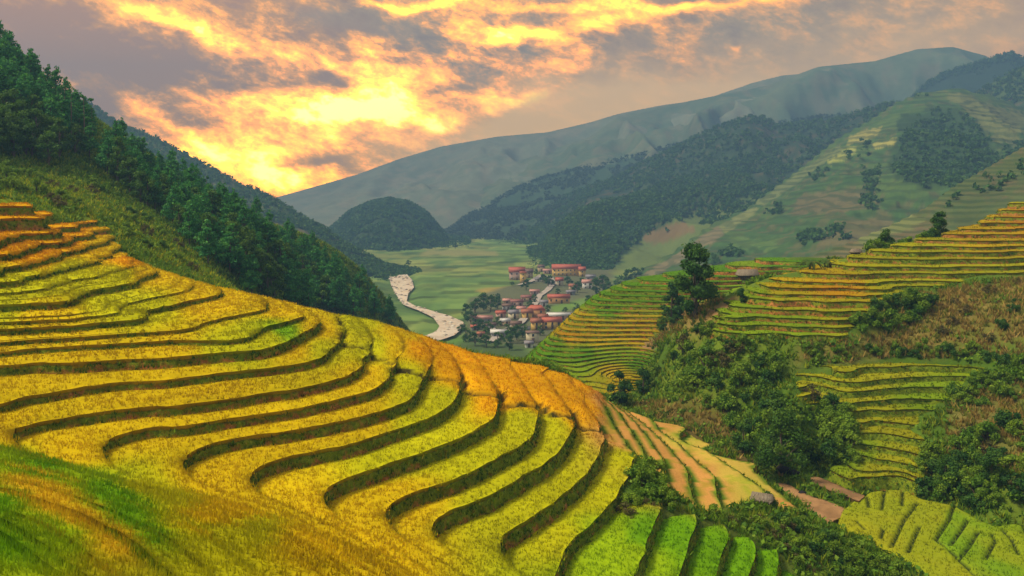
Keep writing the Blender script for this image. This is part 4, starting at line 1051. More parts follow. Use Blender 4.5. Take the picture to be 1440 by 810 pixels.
# ------------------------------------------------------------------ huts
def hut(px, py, wpx, label, rz=.2, open_=True, hw=.62):
    x, y, z = ray_hit(px, py, 40, 300); w = wpx * y / F; d = w * .6; h = w * hw * .62; rh = w * .26
    e = empty('hut', (x, y, z - .1), rz); tag(e, label, 'hut')
    for sx in (-1, 1):
        for sy in (-1, 1):
            m = MB(); m.tube([(sx * w * .4, sy * d * .38, -.6), (sx * w * .4, sy * d * .38, h)], [.07, .06], 6, (.14,.10,.07)); obj('post', m.mesh('post', M_wood), e)
    m = MB(); m.box((0, 0, h * .45), (w * .78, d * .72, h * .8), 0, (.13, .09, .07)); 
    for i in range(7): m.box((-w * .36 + i * w * .12, -d * .37, h * .45), (.05, .05, h * .8), 0, (.19, .14, .10))
    obj('wall', m.mesh('wall', M_wood), e)
    m = MB(); o = .56
    V = [(-w * o, -d * .6, h * .9), (w * o, -d * .6, h * .9), (w * o, d * .6, h * .9), (-w * o, d * .6, h * .9), (-w * .54, 0, h + rh), (w * .54, 0, h + rh)]
    V2 = [(a, b, c - .16) for a, b, c in V]
    m.add(V + V2, [(0, 1, 5, 4), (2, 3, 4, 5), (1, 2, 5, 5), (3, 0, 4, 4), (6, 10, 11, 7), (8, 11, 10, 9), (7, 11, 8, 8), (9, 10, 6, 6), (0, 6, 7, 1), (1, 7, 8, 2), (2, 8, 9, 3), (3, 9, 6, 0)], (.25, .20, .14))
    rf = obj('roof', m.mesh('roof', M_thatch), e)
    m = MB()
    for i in range(90):
        t = random.uniform(-1, 1); s_ = random.choice((-1, 1)); k = random.random()
        a = np.array((t * w * (.56 - .14 * k), s_ * d * .6 * (1 - k), h * .9 + (rh + h * .1) * k)); b = a + (random.uniform(-.1, .1), s_ * .25, -.22)
        m.add([a + (-.04, 0, .03), a + (.04, 0, .03), b], [(0, 1, 2)], random.choice([(.30,.24,.17), (.17,.13,.10), (.36,.30,.22)]))
    obj('thatch', m.mesh('thatch', M_thatch), rf)
hut(1051, 397, 26, 'low hut with a pale thatched roof on the green terraces behind the crest', .1)
hut(1203, 357, 14, 'tiny grey gabled hut on the crest at the end of the dark bushes', .5, hw=.9)
hut(1072, 714, 27, 'old thatched hut in the bushes beside the cut straw field', -.5, hw=.7)
hut(1296, 333, 11, 'very small pale shed between the crest bushes and the top terraces', .2)

# ------------------------------------------------------------------ valley floor, river, far ground
ZV = -70.0
def vD(py): return ZV * F / (HY - py)
def valley():
    xs = np.concatenate([np.arange(-420, -160, 10.0), np.arange(-160, 40, 3.5), np.arange(40, 720, 7.0)]); ys = np.concatenate([np.arange(372, 900, 4.0), np.arange(900, 1700, 12.0)])
    X, Y = np.meshgrid(xs, ys); px, py = proj(X, Y, ZV)
    n1 = fbm(X * .012, Y * .006, 3, 91); n2 = fbm(X * .06, Y * .03, 3, 92)
    g = np.array((.13,.21,.045)); g2 = np.array((.22,.26,.06)); g3 = np.array((.075,.14,.035))
    C = g + (g2 - g) * sstep(-.1, .35, n1 + .4 * n2)[..., None]; C = C + (g3 - C) * (sstep(.05, .4, -n2 - n1 * .3) * .8)[..., None]
    # field plots: strips with their own tint
    pid = hash2(np.floor((X + 8 * fbm(X * .02, Y * .02, 2, 3)) / 26).astype(int), np.floor((Y + 14 * fbm(X * .02, Y * .02, 2, 4)) / 20).astype(int), 5)
    C = C * (.60 + .75 * pid)[..., None]
    for poly, col in [([(668,408),(720,402),(722,412),(690,416)], (.34,.26,.06)), ([(600,350),(700,352),(700,360),(590,360)], (.26,.26,.08)), ([(650,470),(740,480),(760,520),(640,500)], (.07,.11,.03)),
                      ([(660,420),(720,400),(860,370),(870,430),(780,490),(650,480)], (.12,.13,.06)), ([(590,473),(640,465),(660,480),(620,490)], (.10,.19,.03)), ([(770,430),(850,416),(850,428),(780,440)], (.14,.24,.04))]:
        d = polydist(poly, px, py) + n2 * 3; C = C + (np.array(col) - C) * sstep(-2, 3, d)[..., None]
    Z = ZV + .5 * fbm(X * .01, Y * .01, 2, 6)
    rv = polydist([(w[0], w[1]) for w in riverW], X, Y)
    Z = np.where(rv > -14, ZV - .1 * 0 - 1.6 * sstep(-9, -1, rv), Z)
    V = np.stack([X, Y, Z], -1).reshape(-1, 3); ny, nx = X.shape; q = np.arange(ny * nx).reshape(ny, nx)
    T = np.stack([q[:-1, :-1].ravel(), q[:-1, 1:].ravel(), q[1:, 1:].ravel(), q[1:, :-1].ravel()], 1)
    tag(obj('valley_floor', make_mesh('valley_floor', V, T, C.reshape(-1, 3), M_far, True)), 'flat green valley floor of small fields beside the river', kind='structure')
    tag(obj('ground', make_mesh('ground', [(-2850, -350, -74), (2850, -350, -74), (2850, 2850, -74), (-2850, 2850, -74)], [(0, 1, 2, 3)], np.tile((.07,.11,.04), (4, 1)), M_far)), 'wide green ground running on under the hills to the horizon', kind='structure')
L_ = [(540,376),(546,386),(549,400),(556,414),(566,428),(590,437),(608,446),(617,458),(612,466),(596,472),(575,476),(560,490)]
R_ = [(560,500),(590,482),(618,478),(640,471),(652,461),(653,452),(632,443),(604,435),(584,429),(573,423),(575,412),(583,404),(580,393),(568,380),(556,374)]
riverW = [((a - CX) / F * vD(b), vD(b)) for a, b in L_ + R_]
valley()
def river():
    P = riverW; st = 3.0
    xs = np.arange(min(p[0] for p in P) - 9, max(p[0] for p in P) + 9, st); ys = np.arange(min(p[1] for p in P) - 9, max(p[1] for p in P) + 9, st)
    X, Y = np.meshgrid(xs, ys); q = np.arange(X.size).reshape(X.shape)
    A = np.stack([X, Y, polydist(P, X, Y)], -1).reshape(-1, 3)
    T = np.concatenate([np.stack([q[:-1, :-1].ravel(), q[:-1, 1:].ravel(), q[1:, 1:].ravel()], 1), np.stack([q[:-1, :-1].ravel(), q[1:, 1:].ravel(), q[1:, :-1].ravel()], 1)])
    t, _ = clip(A[T], 2, .4); U, inv = weld(t.reshape(-1, 3)); Fc = inv.reshape(-1, 3)
    n = fbm(U[:, 0] * .12, U[:, 1] * .05, 3, 7)
    V = np.stack([U[:, 0], U[:, 1], ZV - .15 + .25 * n], 1)
    t_ = sstep(-.25, .3, n)[:, None]
    C = np.array((.50,.42,.30)) * (1 - t_) + np.array((.68,.60,.46)) * t_
    m = bpy.data.materials.new('river_water'); m.use_nodes = True; w = N(m.node_tree); p = m.node_tree.nodes['Principled BSDF']
    at = w.n('ShaderNodeAttribute', attribute_name='Col'); geo = w.n('ShaderNodeNewGeometry')
    nz = w.noise(geo.outputs['Position'], .22, 6, .75); c = w.mix(w.maprange(nz, .42, .62, 0, .7), at.outputs['Color'], (.80, .74, .60, 1))
    c = w.mix(w.maprange(w.noise(geo.outputs['Position'], .35, 4, .8), .62, .75, 0, .25), c, (.42, .34, .24, 1))
    w.l(c, p.inputs['Base Color']); p.inputs['Roughness'].default_value = .28; p.inputs['Specular IOR Level'].default_value = .6
    bp_ = w.n('ShaderNodeBump'); bp_.inputs['Strength'].default_value = .5; bp_.inputs['Distance'].default_value = 1.0; w.l(nz, bp_.inputs['Height']); w.l(bp_.outputs[0], p.inputs['Normal'])
    tag(obj('river', make_mesh('river', V, Fc, C, m, True)), 'pale silty river running over stones through the valley', kind='structure')
    k = rng.integers(0, len(Fc), 170); c = V[Fc[k]].mean(1); mb = MB()
    oct_ = np.array([(1,0,0),(0,1,0),(-1,0,0),(0,-1,0),(0,0,1),(0,0,-.3)], float); of = [(0,1,4),(1,2,4),(2,3,4),(3,0,4),(1,0,5),(2,1,5),(3,2,5),(0,3,5)]
    for q_ in c:
        s = random.uniform(.5, 1.7); mb.add(oct_ * (s, s * random.uniform(.6, 1.1), s * .55) + q_, of, random.choice([(.62,.52,.40), (.42,.34,.26), (.78,.70,.56), (.25,.19,.14)]))
    tag(obj('river_stones', mb.mesh('river_stones', M_stone)), 'pale stones strewn along the shallow river bed', kind='stuff')
river()

# ------------------------------------------------------------------ village
win_me = MB().box((0, 0, 0), (1.0, .12, 1.3), 0, (.20, .17, .14)).mesh('window', M_plain)
pane_me = MB().box((0, -.07, 0), (.8, .04, 1.1), 0, (.06, .08, .10)).mesh('pane', M_glass)
door_me = MB().box((0, 0, 0), (1.2, .12, 2.1), 0, (.16, .09, .06)).mesh('door', M_plain)
WALLC = {'yellow': (.72, .46, .13), 'cream': (.66, .56, .38), 'tan': (.50, .36, .22), 'grey': (.36, .34, .34), 'pink': (.58, .36, .30), 'white': (.78, .74, .68), 'orange': (.74, .38, .15)}
ROOFC = {'red': (.50, .13, .08), 'pink': (.60, .30, .24), 'maroon': (.34, .14, .11), 'grey': (.28, .25, .26), 'white': (.72, .68, .62), 'rust': (.38, .14, .08), 'brown': (.20, .12, .09)}
def house(px, py, wpx, hpx, wall, roof, label, rz=0.0, dep=.6, hip=False, flat=False, floors=1, name='house'):
    D = vD(py); x = (px - CX) / F * D; w = wpx * D / F; H = hpx * D / F; d = max(5.0, w * dep) if w < 16 else 9.0
    wh = H * (.66 if not flat else .95); rh = H - wh
    e = empty(name, (x, D + d / 2, ZV + .1), rz); tag(e, label, 'house')
    m = MB(); m.box((0, 0, wh / 2 - .4), (w, d, wh + .8), 0, WALLC[wall]); obj('wall', m.mesh('wall', M_plain), e)
    m = MB(); o = .5; rc = ROOFC[roof]
    if flat:
        m.box((0, 0, wh + rh / 2 + .05), (w + .8, d + .8, max(.5, rh)), 0, rc)
    else:
        r = w * .32 if hip else w / 2 + o
        V = [(-w / 2 - o, -d / 2 - o, wh - .1), (w / 2 + o, -d / 2 - o, wh - .1), (w / 2 + o, d / 2 + o, wh - .1), (-w / 2 - o, d / 2 + o, wh - .1), (-r, 0, wh + rh * 1.15), (r, 0, wh + rh * 1.15)]
        m.add(V, [(0, 1, 5, 4), (2, 3, 4, 5), (1, 2, 5, 5), (3, 0, 4, 4), (3, 2, 1, 0)], rc)
        m.box((0, 0, wh + rh * 1.15 + .05), (r * 2, .35, .22), 0, tuple(c * .8 for c in rc))
    obj('roof', m.mesh('roof', M_roof), e)
    nf = floors if floors > 1 else 1
    nw = int(max(1, min(9, w / 3.2)))
    for f in range(nf):
        zz = (f + .55) * wh / nf
        for i in range(nw):
            xx = -w / 2 + (i + .5) * w / nw
            if f == 0 and i == nw // 2: continue
            wd = obj('window', win_me, e, (xx, -d / 2 - .05, zz)); obj('pane', pane_me, wd)
    obj('door', door_me, e, (-w / 2 + (nw // 2 + .5) * w / nw, -d / 2 - .05, 1.05))
    return e
H = [
 (727,394,22,17,'pink','red','red roofed building with pink walls, leftmost of the upper village',0,.6,0,0,2), (735.6,399,9,16,'yellow','red','narrow yellow tower house in front of the pink walled building',0,.9,0,1,3),
 (744,391,11,12,'tan','brown','tan house just right of the yellow tower house',0,.6,0,0,2), (761,382,8,9,'tan','brown','small tan house alone behind the upper village road',.2,.7,0,0,1),
 (770,385,12,6,'pink','pink','low pink roofed shed left of the long school',0,.5,0,0,1), (797,388,40,15,'yellow','red','long yellow school block with a red roof, largest of the village',0,.3,0,0,2),
 (819,389,9,13,'yellow','red','bright yellow end wing of the long school, at its right end',0,1.0,0,0,2), (787,402,10,11,'cream','red','cream house with a red gable below the school',0,.7,0,0,2),
 (826,406,13,12,'white','pink','white house with a pink roof on the right edge of the village',.1,.6,0,0,2), (831,396,13,9,'grey','grey','grey roofed house behind the white one at the right edge',0,.6,0,0,1),
 (806,408,10,8,'tan','rust','small rust roofed house between two dark trees',.2,.7,0,0,1), (786,427,30,12,'orange','red','long orange walled hall with a red roof, mid village',.04,.3,0,0,1),
 (752,414,13,6,'pink','pink','low pink house at the edge of the yellowish fields',0,.5,0,0,1), (803,415,12,6,'grey','grey','low grey roofed house above the orange hall',0,.6,0,0,1),
 (741,424,15,8,'tan','maroon','maroon roofed house at the top of the diagonal row',.15,.5,0,0,1), (727,431,16,9,'pink','maroon','maroon roofed house in the middle of the diagonal row',.15,.5,0,0,1),
 (714,437,14,9,'grey','brown','brown roofed house at the lower left of the diagonal row',.15,.6,0,0,1), (704,447,12,9,'pink','red','small bright red roofed house in front of the diagonal row',.2,.7,0,0,1),
 (678,455,28,10,'grey','pink','long grey hall with a pink roof beside the riverside trees',0,.3,0,0,1), (722,449,12,12,'cream','grey','cream house with a grey gable in the lower village',.3,.8,0,0,2),
 (710,458,12,9,'tan','white','tan house with a pale roof left of the lower village centre',.4,.7,0,0,1), (726,462,14,9,'tan','brown','tan house with a brown roof in the lower village centre',0,.6,0,0,1),
 (741,449,14,13,'yellow','rust','yellow walled house left of the biggest red roof',.1,.7,0,0,2), (754,447,24,16,'orange','red','house with the biggest deep red hipped roof, lower village',.1,.7,1,0,2),
 (764,452,12,9,'yellow','rust','yellow gabled annexe under the biggest red roof',.2,.8,0,0,1), (787,450,34,9,'pink','white','long house with a pale roof at the right end of the lower village',.06,.3,0,0,1),
 (776,463,27,15,'yellow','red','wide yellow house with a red roof nearest the striped hill',.1,.6,0,0,2), (754,464,13,15,'yellow','rust','tall yellow house left of the wide yellow one',.1,.8,0,0,2),
 (701,475,21,10,'grey','white','low house with a long white roof among dark trees',.05,.5,0,0,1), (749,482,17,14,'cream','brown','cream two storey house at the foot of the terraced nose',.1,.7,0,1,2),
 (744,489,11,8,'white','grey','small white house at the very foot of the terraced nose',0,.8,0,0,1), (676,474,9,6,'tan','rust','tiny rust roofed hut left of the white roofed house',0,.8,0,0,1),
 (668,464,11,6,'grey','red','small house with a red roof beside the river trees',0,.7,0,0,1), (738,470,12,9,'grey','grey','grey house behind the cream two storey one',0,.7,0,0,1),
 (690,463,13,8,'grey','brown','brown roofed house right of the long pink roof',.1,.7,0,0,1), (733,440,11,8,'white','pink','white house with a pink roof at the centre of the village',.1,.7,0,0,1),
 (713,428,11,7,'tan','pink','small house with a pink roof at the left of the diagonal row',0,.7,0,0,1), (765,431,11,8,'white','grey','white house left of the orange hall',0,.7,0,0,1),
 (842,400,10,7,'tan','brown','brown roofed hut under the green slope at the far right',0,.7,0,0,1), (776,402,8,6,'grey','grey','tiny grey hut left of the cream gabled house',0,.7,0,0,1), (757,396,10,5,'white','grey','low white shed right of the tan house',0,.7,0,0,1),
]
for h_ in H:
    px, py, wp, hp, wl, rf_, lab, rz, dep, hip, fl, nf = h_
    house(px, py, wp, hp, wl, rf_, lab, rz, dep, bool(hip), bool(fl), nf)
# distant town at the end of the valley: pale houses in the haze
for i, (px, py) in enumerate([(640,329),(652,332),(661,327),(668,334),(676,330),(684,336),(690,328),(645,337),(657,340),(700,340),(703,333),(702,326),(634,334),(672,341)]):
    D = 1750 + (340 - py) * 40; x = (px - CX) / F * D; e = empty('house', (x, D, (HY - py) / F * D - 4), 0)
    w = random.uniform(8, 16); hh = random.uniform(6, 12)
    wc = random.choice(list(WALLC.values())); rc = random.choice(list(ROOFC.values()))
    obj('wall', MB().box((0, 0, hh / 2 - 6), (w, 8, hh + 12), 0, wc).mesh('wall', M_plain), e)
    obj('roof', MB().add([(-w / 2 - .5, -4.5, hh), (w / 2 + .5, -4.5, hh), (w / 2 + .5, 4.5, hh), (-w / 2 - .5, 4.5, hh), (-w / 2, 0, hh + 3), (w / 2, 0, hh + 3)], [(0, 1, 5, 4), (2, 3, 4, 5), (1, 2, 5, 5), (3, 0, 4, 4)], rc).mesh('roof', M_roof), e)
    tag(e, 'faint house of the hazy far town at the end of the valley', 'house', 'houses of the far town')

def lane(pts, wid, z, label):
    m = MB(); P = [((a - CX) / F * vD(b), vD(b)) for a, b in pts]; L = []
    for i, (x, y) in enumerate(P):
        x0, y0 = P[max(i - 1, 0)]; x1, y1 = P[min(i + 1, len(P) - 1)]; n = math.hypot(x1 - x0, y1 - y0); nx, ny = -(y1 - y0) / n * wid / 2, (x1 - x0) / n * wid / 2
        L += [(x - nx, y - ny, z), (x + nx, y + ny, z)]
    m.add(L, [(2 * i, 2 * i + 2, 2 * i + 3, 2 * i + 1) for i in range(len(P) - 1)], (.42, .36, .30))
    tag(obj('road', m.mesh('road', M_stone)), label, kind='structure')
lane([(690,482),(712,466),(732,455),(745,440),(752,428),(758,417),(770,409),(778,399),(774,391),(762,387),(748,396),(730,402)], 4.5, ZV + .75, 'pale lane winding between the village houses')
lane([(700,470),(688,461),(676,459)], 3.5, ZV + .78, 'short pale side lane to the pink roofed hall')

# trees of the village and valley
VT = [(655,447,22,'d'),(668,440,26,'d'),(680,436,24,'d'),(690,438,24,'d'),(700,434,20,'d'),(662,455,22,'d'),(672,468,24,'d'),(686,470,20,'b'),(718,482,26,'d'),(727,478,24,'d'),(735,474,20,'b'),
      (740,408,16,'d'),(752,426,13,'d'),(771,404,18,'d'),(765,398,14,'d'),(799,402,14,'d'),(812,412,17,'d'),(818,404,14,'d'),(838,414,22,'d'),(848,410,24,'d'),(857,412,18,'d'),(770,440,12,'d'),(745,434,12,'d'),(784,416,12,'d'),
      (700,458,14,'b'),(712,468,14,'b'),(720,440,12,'d'),(760,471,14,'b'),(655,480,20,'b'),(668,486,22,'d'),(684,488,22,'d'),(700,488,22,'b'),(716,492,22,'d'),(648,470,16,'d'),(560,380,9,'d'),(700,420,9,'d'),(640,350,9,'d'),(575,374,10,'d'),
      (880,400,22,'d'),(868,402,16,'b'),(893,392,20,'d'),(905,388,14,'d'),(827,432,16,'d'),(810,438,14,'b'),(795,440,10,'d'),(755,388,10,'d'),(720,402,8,'d')]
far_broads = [broad_meshes(s, 8.0, 1.2, p, 700, .05, .34) for s, p in ((81, 'dark'), (82, 'broad'), (83, 'dark'))]
for px, py, hp, k in VT:
    D = vD(py); s = hp * D / F / 8
    zone = ('dark tree in the grove between the river and the pink roofed hall', 'trees of the riverside grove') if px < 706 and py < 462 else \
           ('tree in the belt in front of the lower village', 'trees in front of the lower village') if py > 462 else \
           ('dark tree beside the houses of the upper village', 'trees of the upper village') if px < 860 else ('tree on the field edge right of the village', 'trees right of the village')
    plant('broadleaf_tree', far_broads[0 if k == 'd' else 1] if random.random() < .6 else far_broads[2 if k == 'd' else 1], ((px - CX) / F * D, D, ZV), (s, s, s * random.uniform(.85, 1.1)), zone[0], 'tree', zone[1])

# ------------------------------------------------------------------ mountains
def mountain(name, crest, foot, label, cols, seed, ds=1.0, rough=.10, gully=.10, paints=(), nu=220, nv=60, zfoot=-76, shape=1.0, trees=0, tsize=3.0, terr=0.0, tpal='dark', tmask=None, back=.7, small=.0):
    cr = np.array(crest, float); ft = np.array(foot, float); cr[:, 2] *= ds; ft[:, 1] *= ds; tsize *= ds
    pxs = np.linspace(cr[0, 0], cr[-1, 0], nu)
    cy = np.interp(pxs, cr[:, 0], cr[:, 1]); cD = np.interp(pxs, cr[:, 0], cr[:, 2]); fD = np.interp(pxs, ft[:, 0], ft[:, 1])
    cZ = (HY - cy) / F * cD; cX = (pxs - CX) / F * cD
    Hh = np.maximum(cZ - zfoot, 5)
    cZ = cZ + Hh * small * fbm(cX / Hh.mean() * 6, cX * 0 + seed, 3, seed)
    v = np.concatenate([-np.linspace(back, 0, nv // 4, endpoint=False), np.linspace(0, 1, nv)])
    Vv, U = np.meshgrid(v, np.arange(nu), indexing='ij')
    D = cD[U] + (fD[U] - cD[U]) * Vv; D = np.where(Vv < 0, cD[U] + Hh[U] * 2.2 * -Vv, D)
    X = (pxs[U] - CX) / F * D
    t = np.abs(Vv); prof = 1 - t ** shape
    prof = np.where(Vv < 0, 1 - t * .9, prof)
    Z = zfoot + Hh[U] * prof
    sc_ = Hh.mean()
    env = np.clip(t * 3.5, 0, 1) * np.clip((1 - t) * 4, 0, 1)
    g = fbm(X / sc_ * 2.2 + seed, D / sc_ * 1.1, 5, seed + 3)
    ridge = 1 - np.abs(fbm(X / sc_ * 1.6 + 5, D / sc_ * .6, 4, seed + 7)) * 2.2
    Z = Z + Hh[U] * env * (rough * g + gully * (ridge - .4))
    if terr:
        tz = Z / terr; fr = tz - np.floor(tz); Z = Z * .35 + .65 * terr * (np.floor(tz) + sstep(.6, 1, fr))
    px, py = proj(X, D, Z)
    n1 = fbm(X / sc_ * 3, D / sc_ * 3, 4, seed + 20); n2 = fbm(X / sc_ * 14, D / sc_ * 14, 3, seed + 21)
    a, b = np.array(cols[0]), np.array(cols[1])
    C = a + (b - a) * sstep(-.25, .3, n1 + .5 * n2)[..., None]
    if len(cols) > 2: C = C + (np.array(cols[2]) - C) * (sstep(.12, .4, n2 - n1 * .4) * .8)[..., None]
    for poly, col, soft in paints:
        d = polydist(poly, px, py) + n2 * soft * .8 + n1 * soft * .5
        C = C + (np.array(col) - C) * sstep(-soft * .3, soft * .3, d)[..., None]
    V = np.stack([X, D, Z], -1).reshape(-1, 3); ny, nx = X.shape; q = np.arange(ny * nx).reshape(ny, nx)
    T = np.stack([q[:-1, :-1].ravel(), q[1:, :-1].ravel(), q[1:, 1:].ravel(), q[:-1, 1:].ravel()], 1)
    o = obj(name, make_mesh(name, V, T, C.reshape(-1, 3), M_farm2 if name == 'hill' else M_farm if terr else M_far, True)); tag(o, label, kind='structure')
    if trees:
        ii = rng.integers(0, ny - 1, trees * 3); jj = rng.integers(0, nx - 1, trees * 3)
        fu, fv = rng.random(trees * 3)[:, None], rng.random(trees * 3)[:, None]
        G_ = np.stack([X, D, Z], -1)
        P = (G_[ii, jj] * (1 - fu) + G_[ii + 1, jj] * fu) * (1 - fv) + (G_[ii, jj + 1] * (1 - fu) + G_[ii + 1, jj + 1] * fu) * fv
        dens_ = sstep(-.15, .15, n1[ii, jj] + n2[ii, jj] * .5 + .06)
        if tmask: 
            tx, ty = px[ii, jj], py[ii, jj]; dens_ = np.maximum.reduce([sstep(-4, 6, polydist(m_, tx, ty) + 8 * n2[ii, jj]) for m_ in tmask])
        crestb = (v[ii] < .06) & (v[ii] > -.1)
        k = (rng.random(len(P)) < np.where(crestb & (not tmask), .9, dens_)) & (v[ii] > -.15)
        P = P[k][:trees]
        V, T, C = leaf_cloud(P + (0, 0, tsize * .5), np.full(len(P), tsize * .62), len(P) * 12, tsize * .30, tpal, .9, seed)
        f = obj('forest', make_mesh('forest', V, T, C, M_leaf)); tag(f, 'woodland seen as one mass on the ' + name.replace('_', ' ') + ' ' + {0: ''}.get(0), kind='stuff')
        f['label'] = 'distant woodland reading as one dark mass on ' + label.split(',')[0]
    return o
gA, gB, gC = (.05,.085,.022), (.085,.125,.03), (.15,.115,.05)
mountain('mountain', [(120,140,1150),(165,172,1130),(200,184,1110),(240,205,1090),(290,232,1050),(330,255,1020),(380,276,980),(420,302,940),(455,322,900),(490,346,870),(540,374,840),(590,384,820)],
 [(120,560),(400,600),(540,720),(590,800)], 'the blue wooded ridge behind the left pine slope', (gA, gB, gC), 101, trees=5000, tsize=4.2, small=.03, shape=.9)
mountain('mountain', [(440,345,1500),(470,318,1480),(490,300,1470),(520,286,1460),(545,281,1450),(575,286,1450),(600,300,1440),(615,318,1430),(640,345,1420),(660,352,1400)],
 [(440,1180),(545,1080),(660,1180)], 'the rounded wooded hill in the middle of the valley', ((.035,.065,.022),(.055,.09,.025)), 103, trees=4500, tsize=5, nu=120, shape=1.6, small=.02)
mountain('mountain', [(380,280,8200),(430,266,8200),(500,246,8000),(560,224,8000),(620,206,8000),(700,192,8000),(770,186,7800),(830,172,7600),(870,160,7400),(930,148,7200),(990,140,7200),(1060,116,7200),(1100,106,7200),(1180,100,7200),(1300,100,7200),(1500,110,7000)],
 [(380,5200),(1500,5000)], 'the farthest pale ridge under the sunset', ((.16,.19,.12),(.20,.22,.14),(.24,.22,.14)), 105, ds=.32, trees=0, small=.04, gully=.2)  # palest ground colours: the fading of distance haze is put into them
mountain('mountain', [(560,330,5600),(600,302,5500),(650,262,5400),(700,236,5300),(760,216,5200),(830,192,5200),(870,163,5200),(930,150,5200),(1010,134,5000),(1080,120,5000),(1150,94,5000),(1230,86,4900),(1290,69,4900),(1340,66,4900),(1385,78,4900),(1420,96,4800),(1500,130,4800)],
 [(560,3600),(1500,3200)], 'the tall grey blue mountain across the back on the right', ((.10,.145,.08),(.14,.175,.095),(.17,.17,.10)), 107, ds=.44, tpal='far', trees=0, tsize=16, rough=.16, gully=.26, small=.045)  # ground lightened in place of haze, so nearer ridges stand out darker
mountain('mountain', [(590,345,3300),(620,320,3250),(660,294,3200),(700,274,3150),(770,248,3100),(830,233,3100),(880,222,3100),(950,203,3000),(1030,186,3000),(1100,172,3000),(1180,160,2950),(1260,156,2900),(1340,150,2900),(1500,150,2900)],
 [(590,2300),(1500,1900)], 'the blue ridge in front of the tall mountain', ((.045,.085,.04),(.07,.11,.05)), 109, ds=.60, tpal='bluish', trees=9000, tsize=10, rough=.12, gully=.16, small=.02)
mountain('mountain', [(690,352,2350),(715,322,2300),(745,298,2250),(790,278,2200),(830,262,2150),(870,248,2100),(905,228,2080),(945,210,2060),(985,188,2050),(1020,174,2050),(1055,164,2050),(1075,164,2050),(1090,176,2050),(1140,172,2000),(1180,166,2000),(1250,144,1950),(1310,150,1900),(1400,160,1900)],
 [(690,1700),(900,1350),(1400,1100)], 'the dark blue ridge with a pointed end knoll', ((.028,.055,.025),(.05,.08,.03),(.10,.08,.04)), 111, ds=.75, trees=9000, tsize=7, rough=.10, gully=.16, small=.02)
mountain('mountain', [(742,378,1150),(760,348,1150),(785,318,1150),(815,296,1150),(850,284,1160),(885,278,1200),(930,262,1260),(980,244,1330),(1030,222,1400),(1080,205,1450),(1120,212,1480),(1180,205,1500),(1260,190,1500)],
 [(742,860),(850,820),(1000,760),(1260,820)], 'the dark green spur above the village', ((.030,.060,.020),(.055,.095,.028),(.10,.10,.04)), 113, trees=9000, tsize=5, rough=.10, gully=.18, small=.02,
 paints=[([(880,350),(960,300),(1060,280),(1100,300),(960,400),(850,400)], (.12,.16,.04), 14), ([(790,360),(850,352),(870,372),(800,376)], (.10,.16,.04), 8), ([(900,330),(960,310),(980,325),(910,345)], (.17,.12,.05), 8)],
 tmask=[[(735,390),(745,350),(800,290),(880,270),(1000,220),(1060,195),(1130,200),(1260,185),(1260,240),(1100,290),(1010,290),(930,320),(880,345),(850,385)], [(960,290),(1090,240),(1110,290),(1010,330)]])
mountain('mountain', [(1270,150,1900),(1300,118,1900),(1325,104,1900),(1360,92,1880),(1400,80,1860),(1425,73,1860),(1435,80,1860),(1500,90,1860)],
 [(1270,1500),(1500,1400)], 'the dark wooded knob at the upper right corner', ((.025,.05,.022),(.045,.07,.028)), 115, trees=5000, tsize=6, nu=100, small=.03)
mountain('mountain', [(1290,210,1450),(1330,160,1450),(1375,128,1450),(1410,108,1440),(1440,94,1430),(1520,80,1430)],
 [(1290,1100),(1520,1000)], 'the wooded green shoulder below the upper right knob', ((.04,.075,.025),(.07,.11,.03),(.13,.10,.04)), 117, trees=4000, tsize=5, nu=100, small=.02)
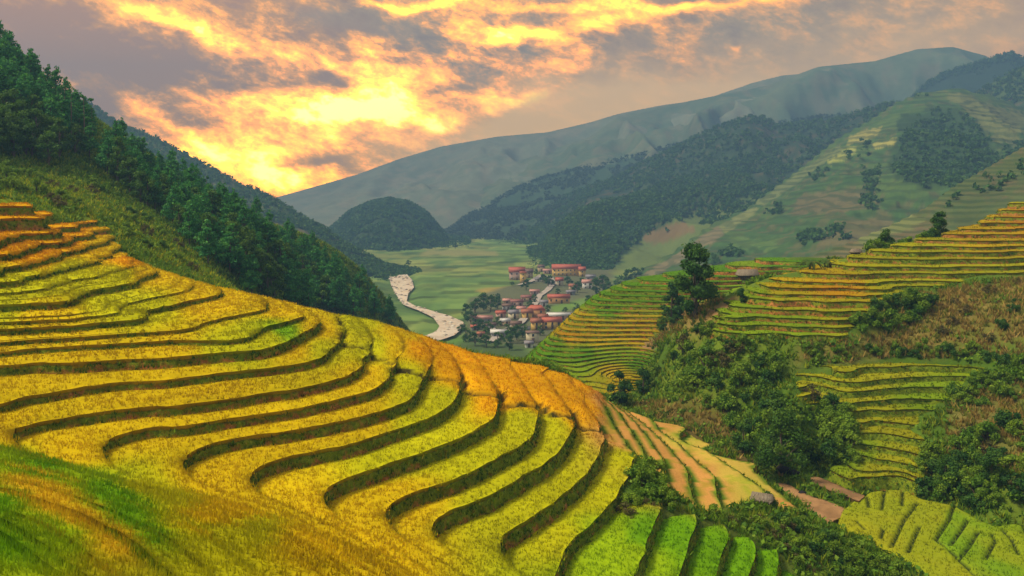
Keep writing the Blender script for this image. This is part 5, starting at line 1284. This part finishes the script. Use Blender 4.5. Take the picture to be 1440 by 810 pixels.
mountain('mountain', [(830,400,720),(870,392,740),(900,380,770),(950,350,820),(1000,314,880),(1050,292,940),(1090,262,1000),(1130,232,1060),(1180,192,1100),(1220,170,1130),(1260,143,1150),(1300,127,1180),(1350,124,1190),(1390,132,1200),(1440,150,1230),(1520,170,1250)],
 [(830,640),(900,560),(1000,520),(1150,470),(1300,460),(1520,440)], 'the big green farmed mountain on the right', ((.055,.115,.030),(.085,.14,.032),(.115,.115,.045)), 119, trees=5200, tsize=4.6, rough=.05, gully=.07, terr=7.0, nu=420, nv=150, shape=.95,
 paints=[([(1195,190),(1240,178),(1232,192),(1190,205)], (.30,.28,.07), 3), ([(1228,203),(1282,186),(1270,202),(1232,210)], (.34,.32,.08), 3), ([(1160,222),(1200,205),(1205,215),(1165,235)], (.30,.32,.07), 5),
         ([(1010,318),(1060,290),(1072,292),(1020,330)], (.19,.21,.07), 4), ([(905,385),(1010,318),(1020,330),(905,398)], (.19,.16,.08), 4), ([(1060,285),(1180,205),(1186,210),(1075,292)], (.15,.18,.06), 5),
         ([(1270,160),(1340,150),(1400,180),(1390,260),(1290,260),(1250,240)], (.035,.07,.022), 14), ([(1330,130),(1440,160),(1440,210),(1400,200)], (.16,.17,.05), 12),
         ([(1120,275),(1220,262),(1240,290),(1110,305)], (.135,.12,.05), 14), ([(1020,340),(1100,330),(1090,350),(1010,356)], (.10,.17,.04), 12), ([(1180,310),(1260,300),(1260,340),(1120,360)], (.14,.125,.05), 12)],
 tmask=[[(1120,330),(1180,320),(1200,330),(1130,345)], [(1000,360),(1040,350),(1040,360),(1000,368)], [(1140,250),(1160,236),(1165,242),(1145,256)], [(1080,300),(1096,290),(1098,298),(1082,306)], [(1320,290),(1400,250),(1400,262),(1330,300)], [(1275,180),(1320,155),(1370,170),(1400,220),(1370,262),(1290,262),(1255,238)], [(1215,200),(1222,205),(1216,218),(1208,214)], [(1195,210),(1203,214),(1200,224),(1192,222)], [(1080,170),(1300,130),(1300,126),(1240,140)],
        [(1215,240),(1235,240),(1230,300),(1210,300)], [(1350,235),(1440,200),(1440,240),(1330,285)]])
mountain('hill', [(1040,400,420),(1100,372,430),(1160,352,440),(1200,338,450),(1260,312,460),(1300,292,470),(1340,262,480),(1400,228,500),(1440,205,510),(1560,160,520)],
 [(1040,330),(1200,300),(1560,280)], 'the brown and green hill just behind the right terraces', ((.09,.115,.035),(.14,.11,.05),(.08,.12,.035)), 121, trees=420, tsize=3.2, rough=.03, gully=.05, terr=2.2, nu=260, nv=100, tpal='dark',
 paints=[([(1060,385),(1180,350),(1240,330),(1200,370),(1080,410)], (.17,.145,.06), 8), ([(1200,330),(1280,300),(1300,310),(1220,345)], (.17,.19,.06), 8)],
 tmask=[[(1360,262),(1400,238),(1440,225),(1440,250),(1380,275)], [(1325,275),(1345,265),(1350,285),(1330,292)], [(1055,360),(1075,352),(1080,364),(1060,370)], [(1080,350),(1090,346),(1092,352),(1084,356)], [(1290,310),(1300,300),(1306,318),(1296,322)]])

# ------------------------------------------------------------------ haze
def haze():
    x0, x1, y0, y1, z0, z1 = -2900, 2900, -400, 2900, -78, 400
    V = [(x0,y0,z0),(x1,y0,z0),(x1,y1,z0),(x0,y1,z0),(x0,y0,z1),(x1,y0,z1),(x1,y1,z1),(x0,y1,z1)]
    me = make_mesh('haze', V, [(3,2,1,0),(4,5,6,7),(0,1,5,4),(1,2,6,5),(2,3,7,6),(3,0,4,7)])
    m = bpy.data.materials.new('haze'); m.use_nodes = True; nt = m.node_tree; nt.nodes.clear()
    o = nt.nodes.new('ShaderNodeOutputMaterial'); p = nt.nodes.new('ShaderNodeVolumePrincipled')
    p.inputs['Color'].default_value = (.19, .38, .66, 1); p.inputs['Density'].default_value = HAZE; p.inputs['Anisotropy'].default_value = .08
    nt.links.new(p.outputs[0], o.inputs['Volume']); me.materials.append(m)
    tag(obj('haze', me), 'thin blue evening haze filling the valley', kind='stuff')
HAZE = 0.00052
haze()
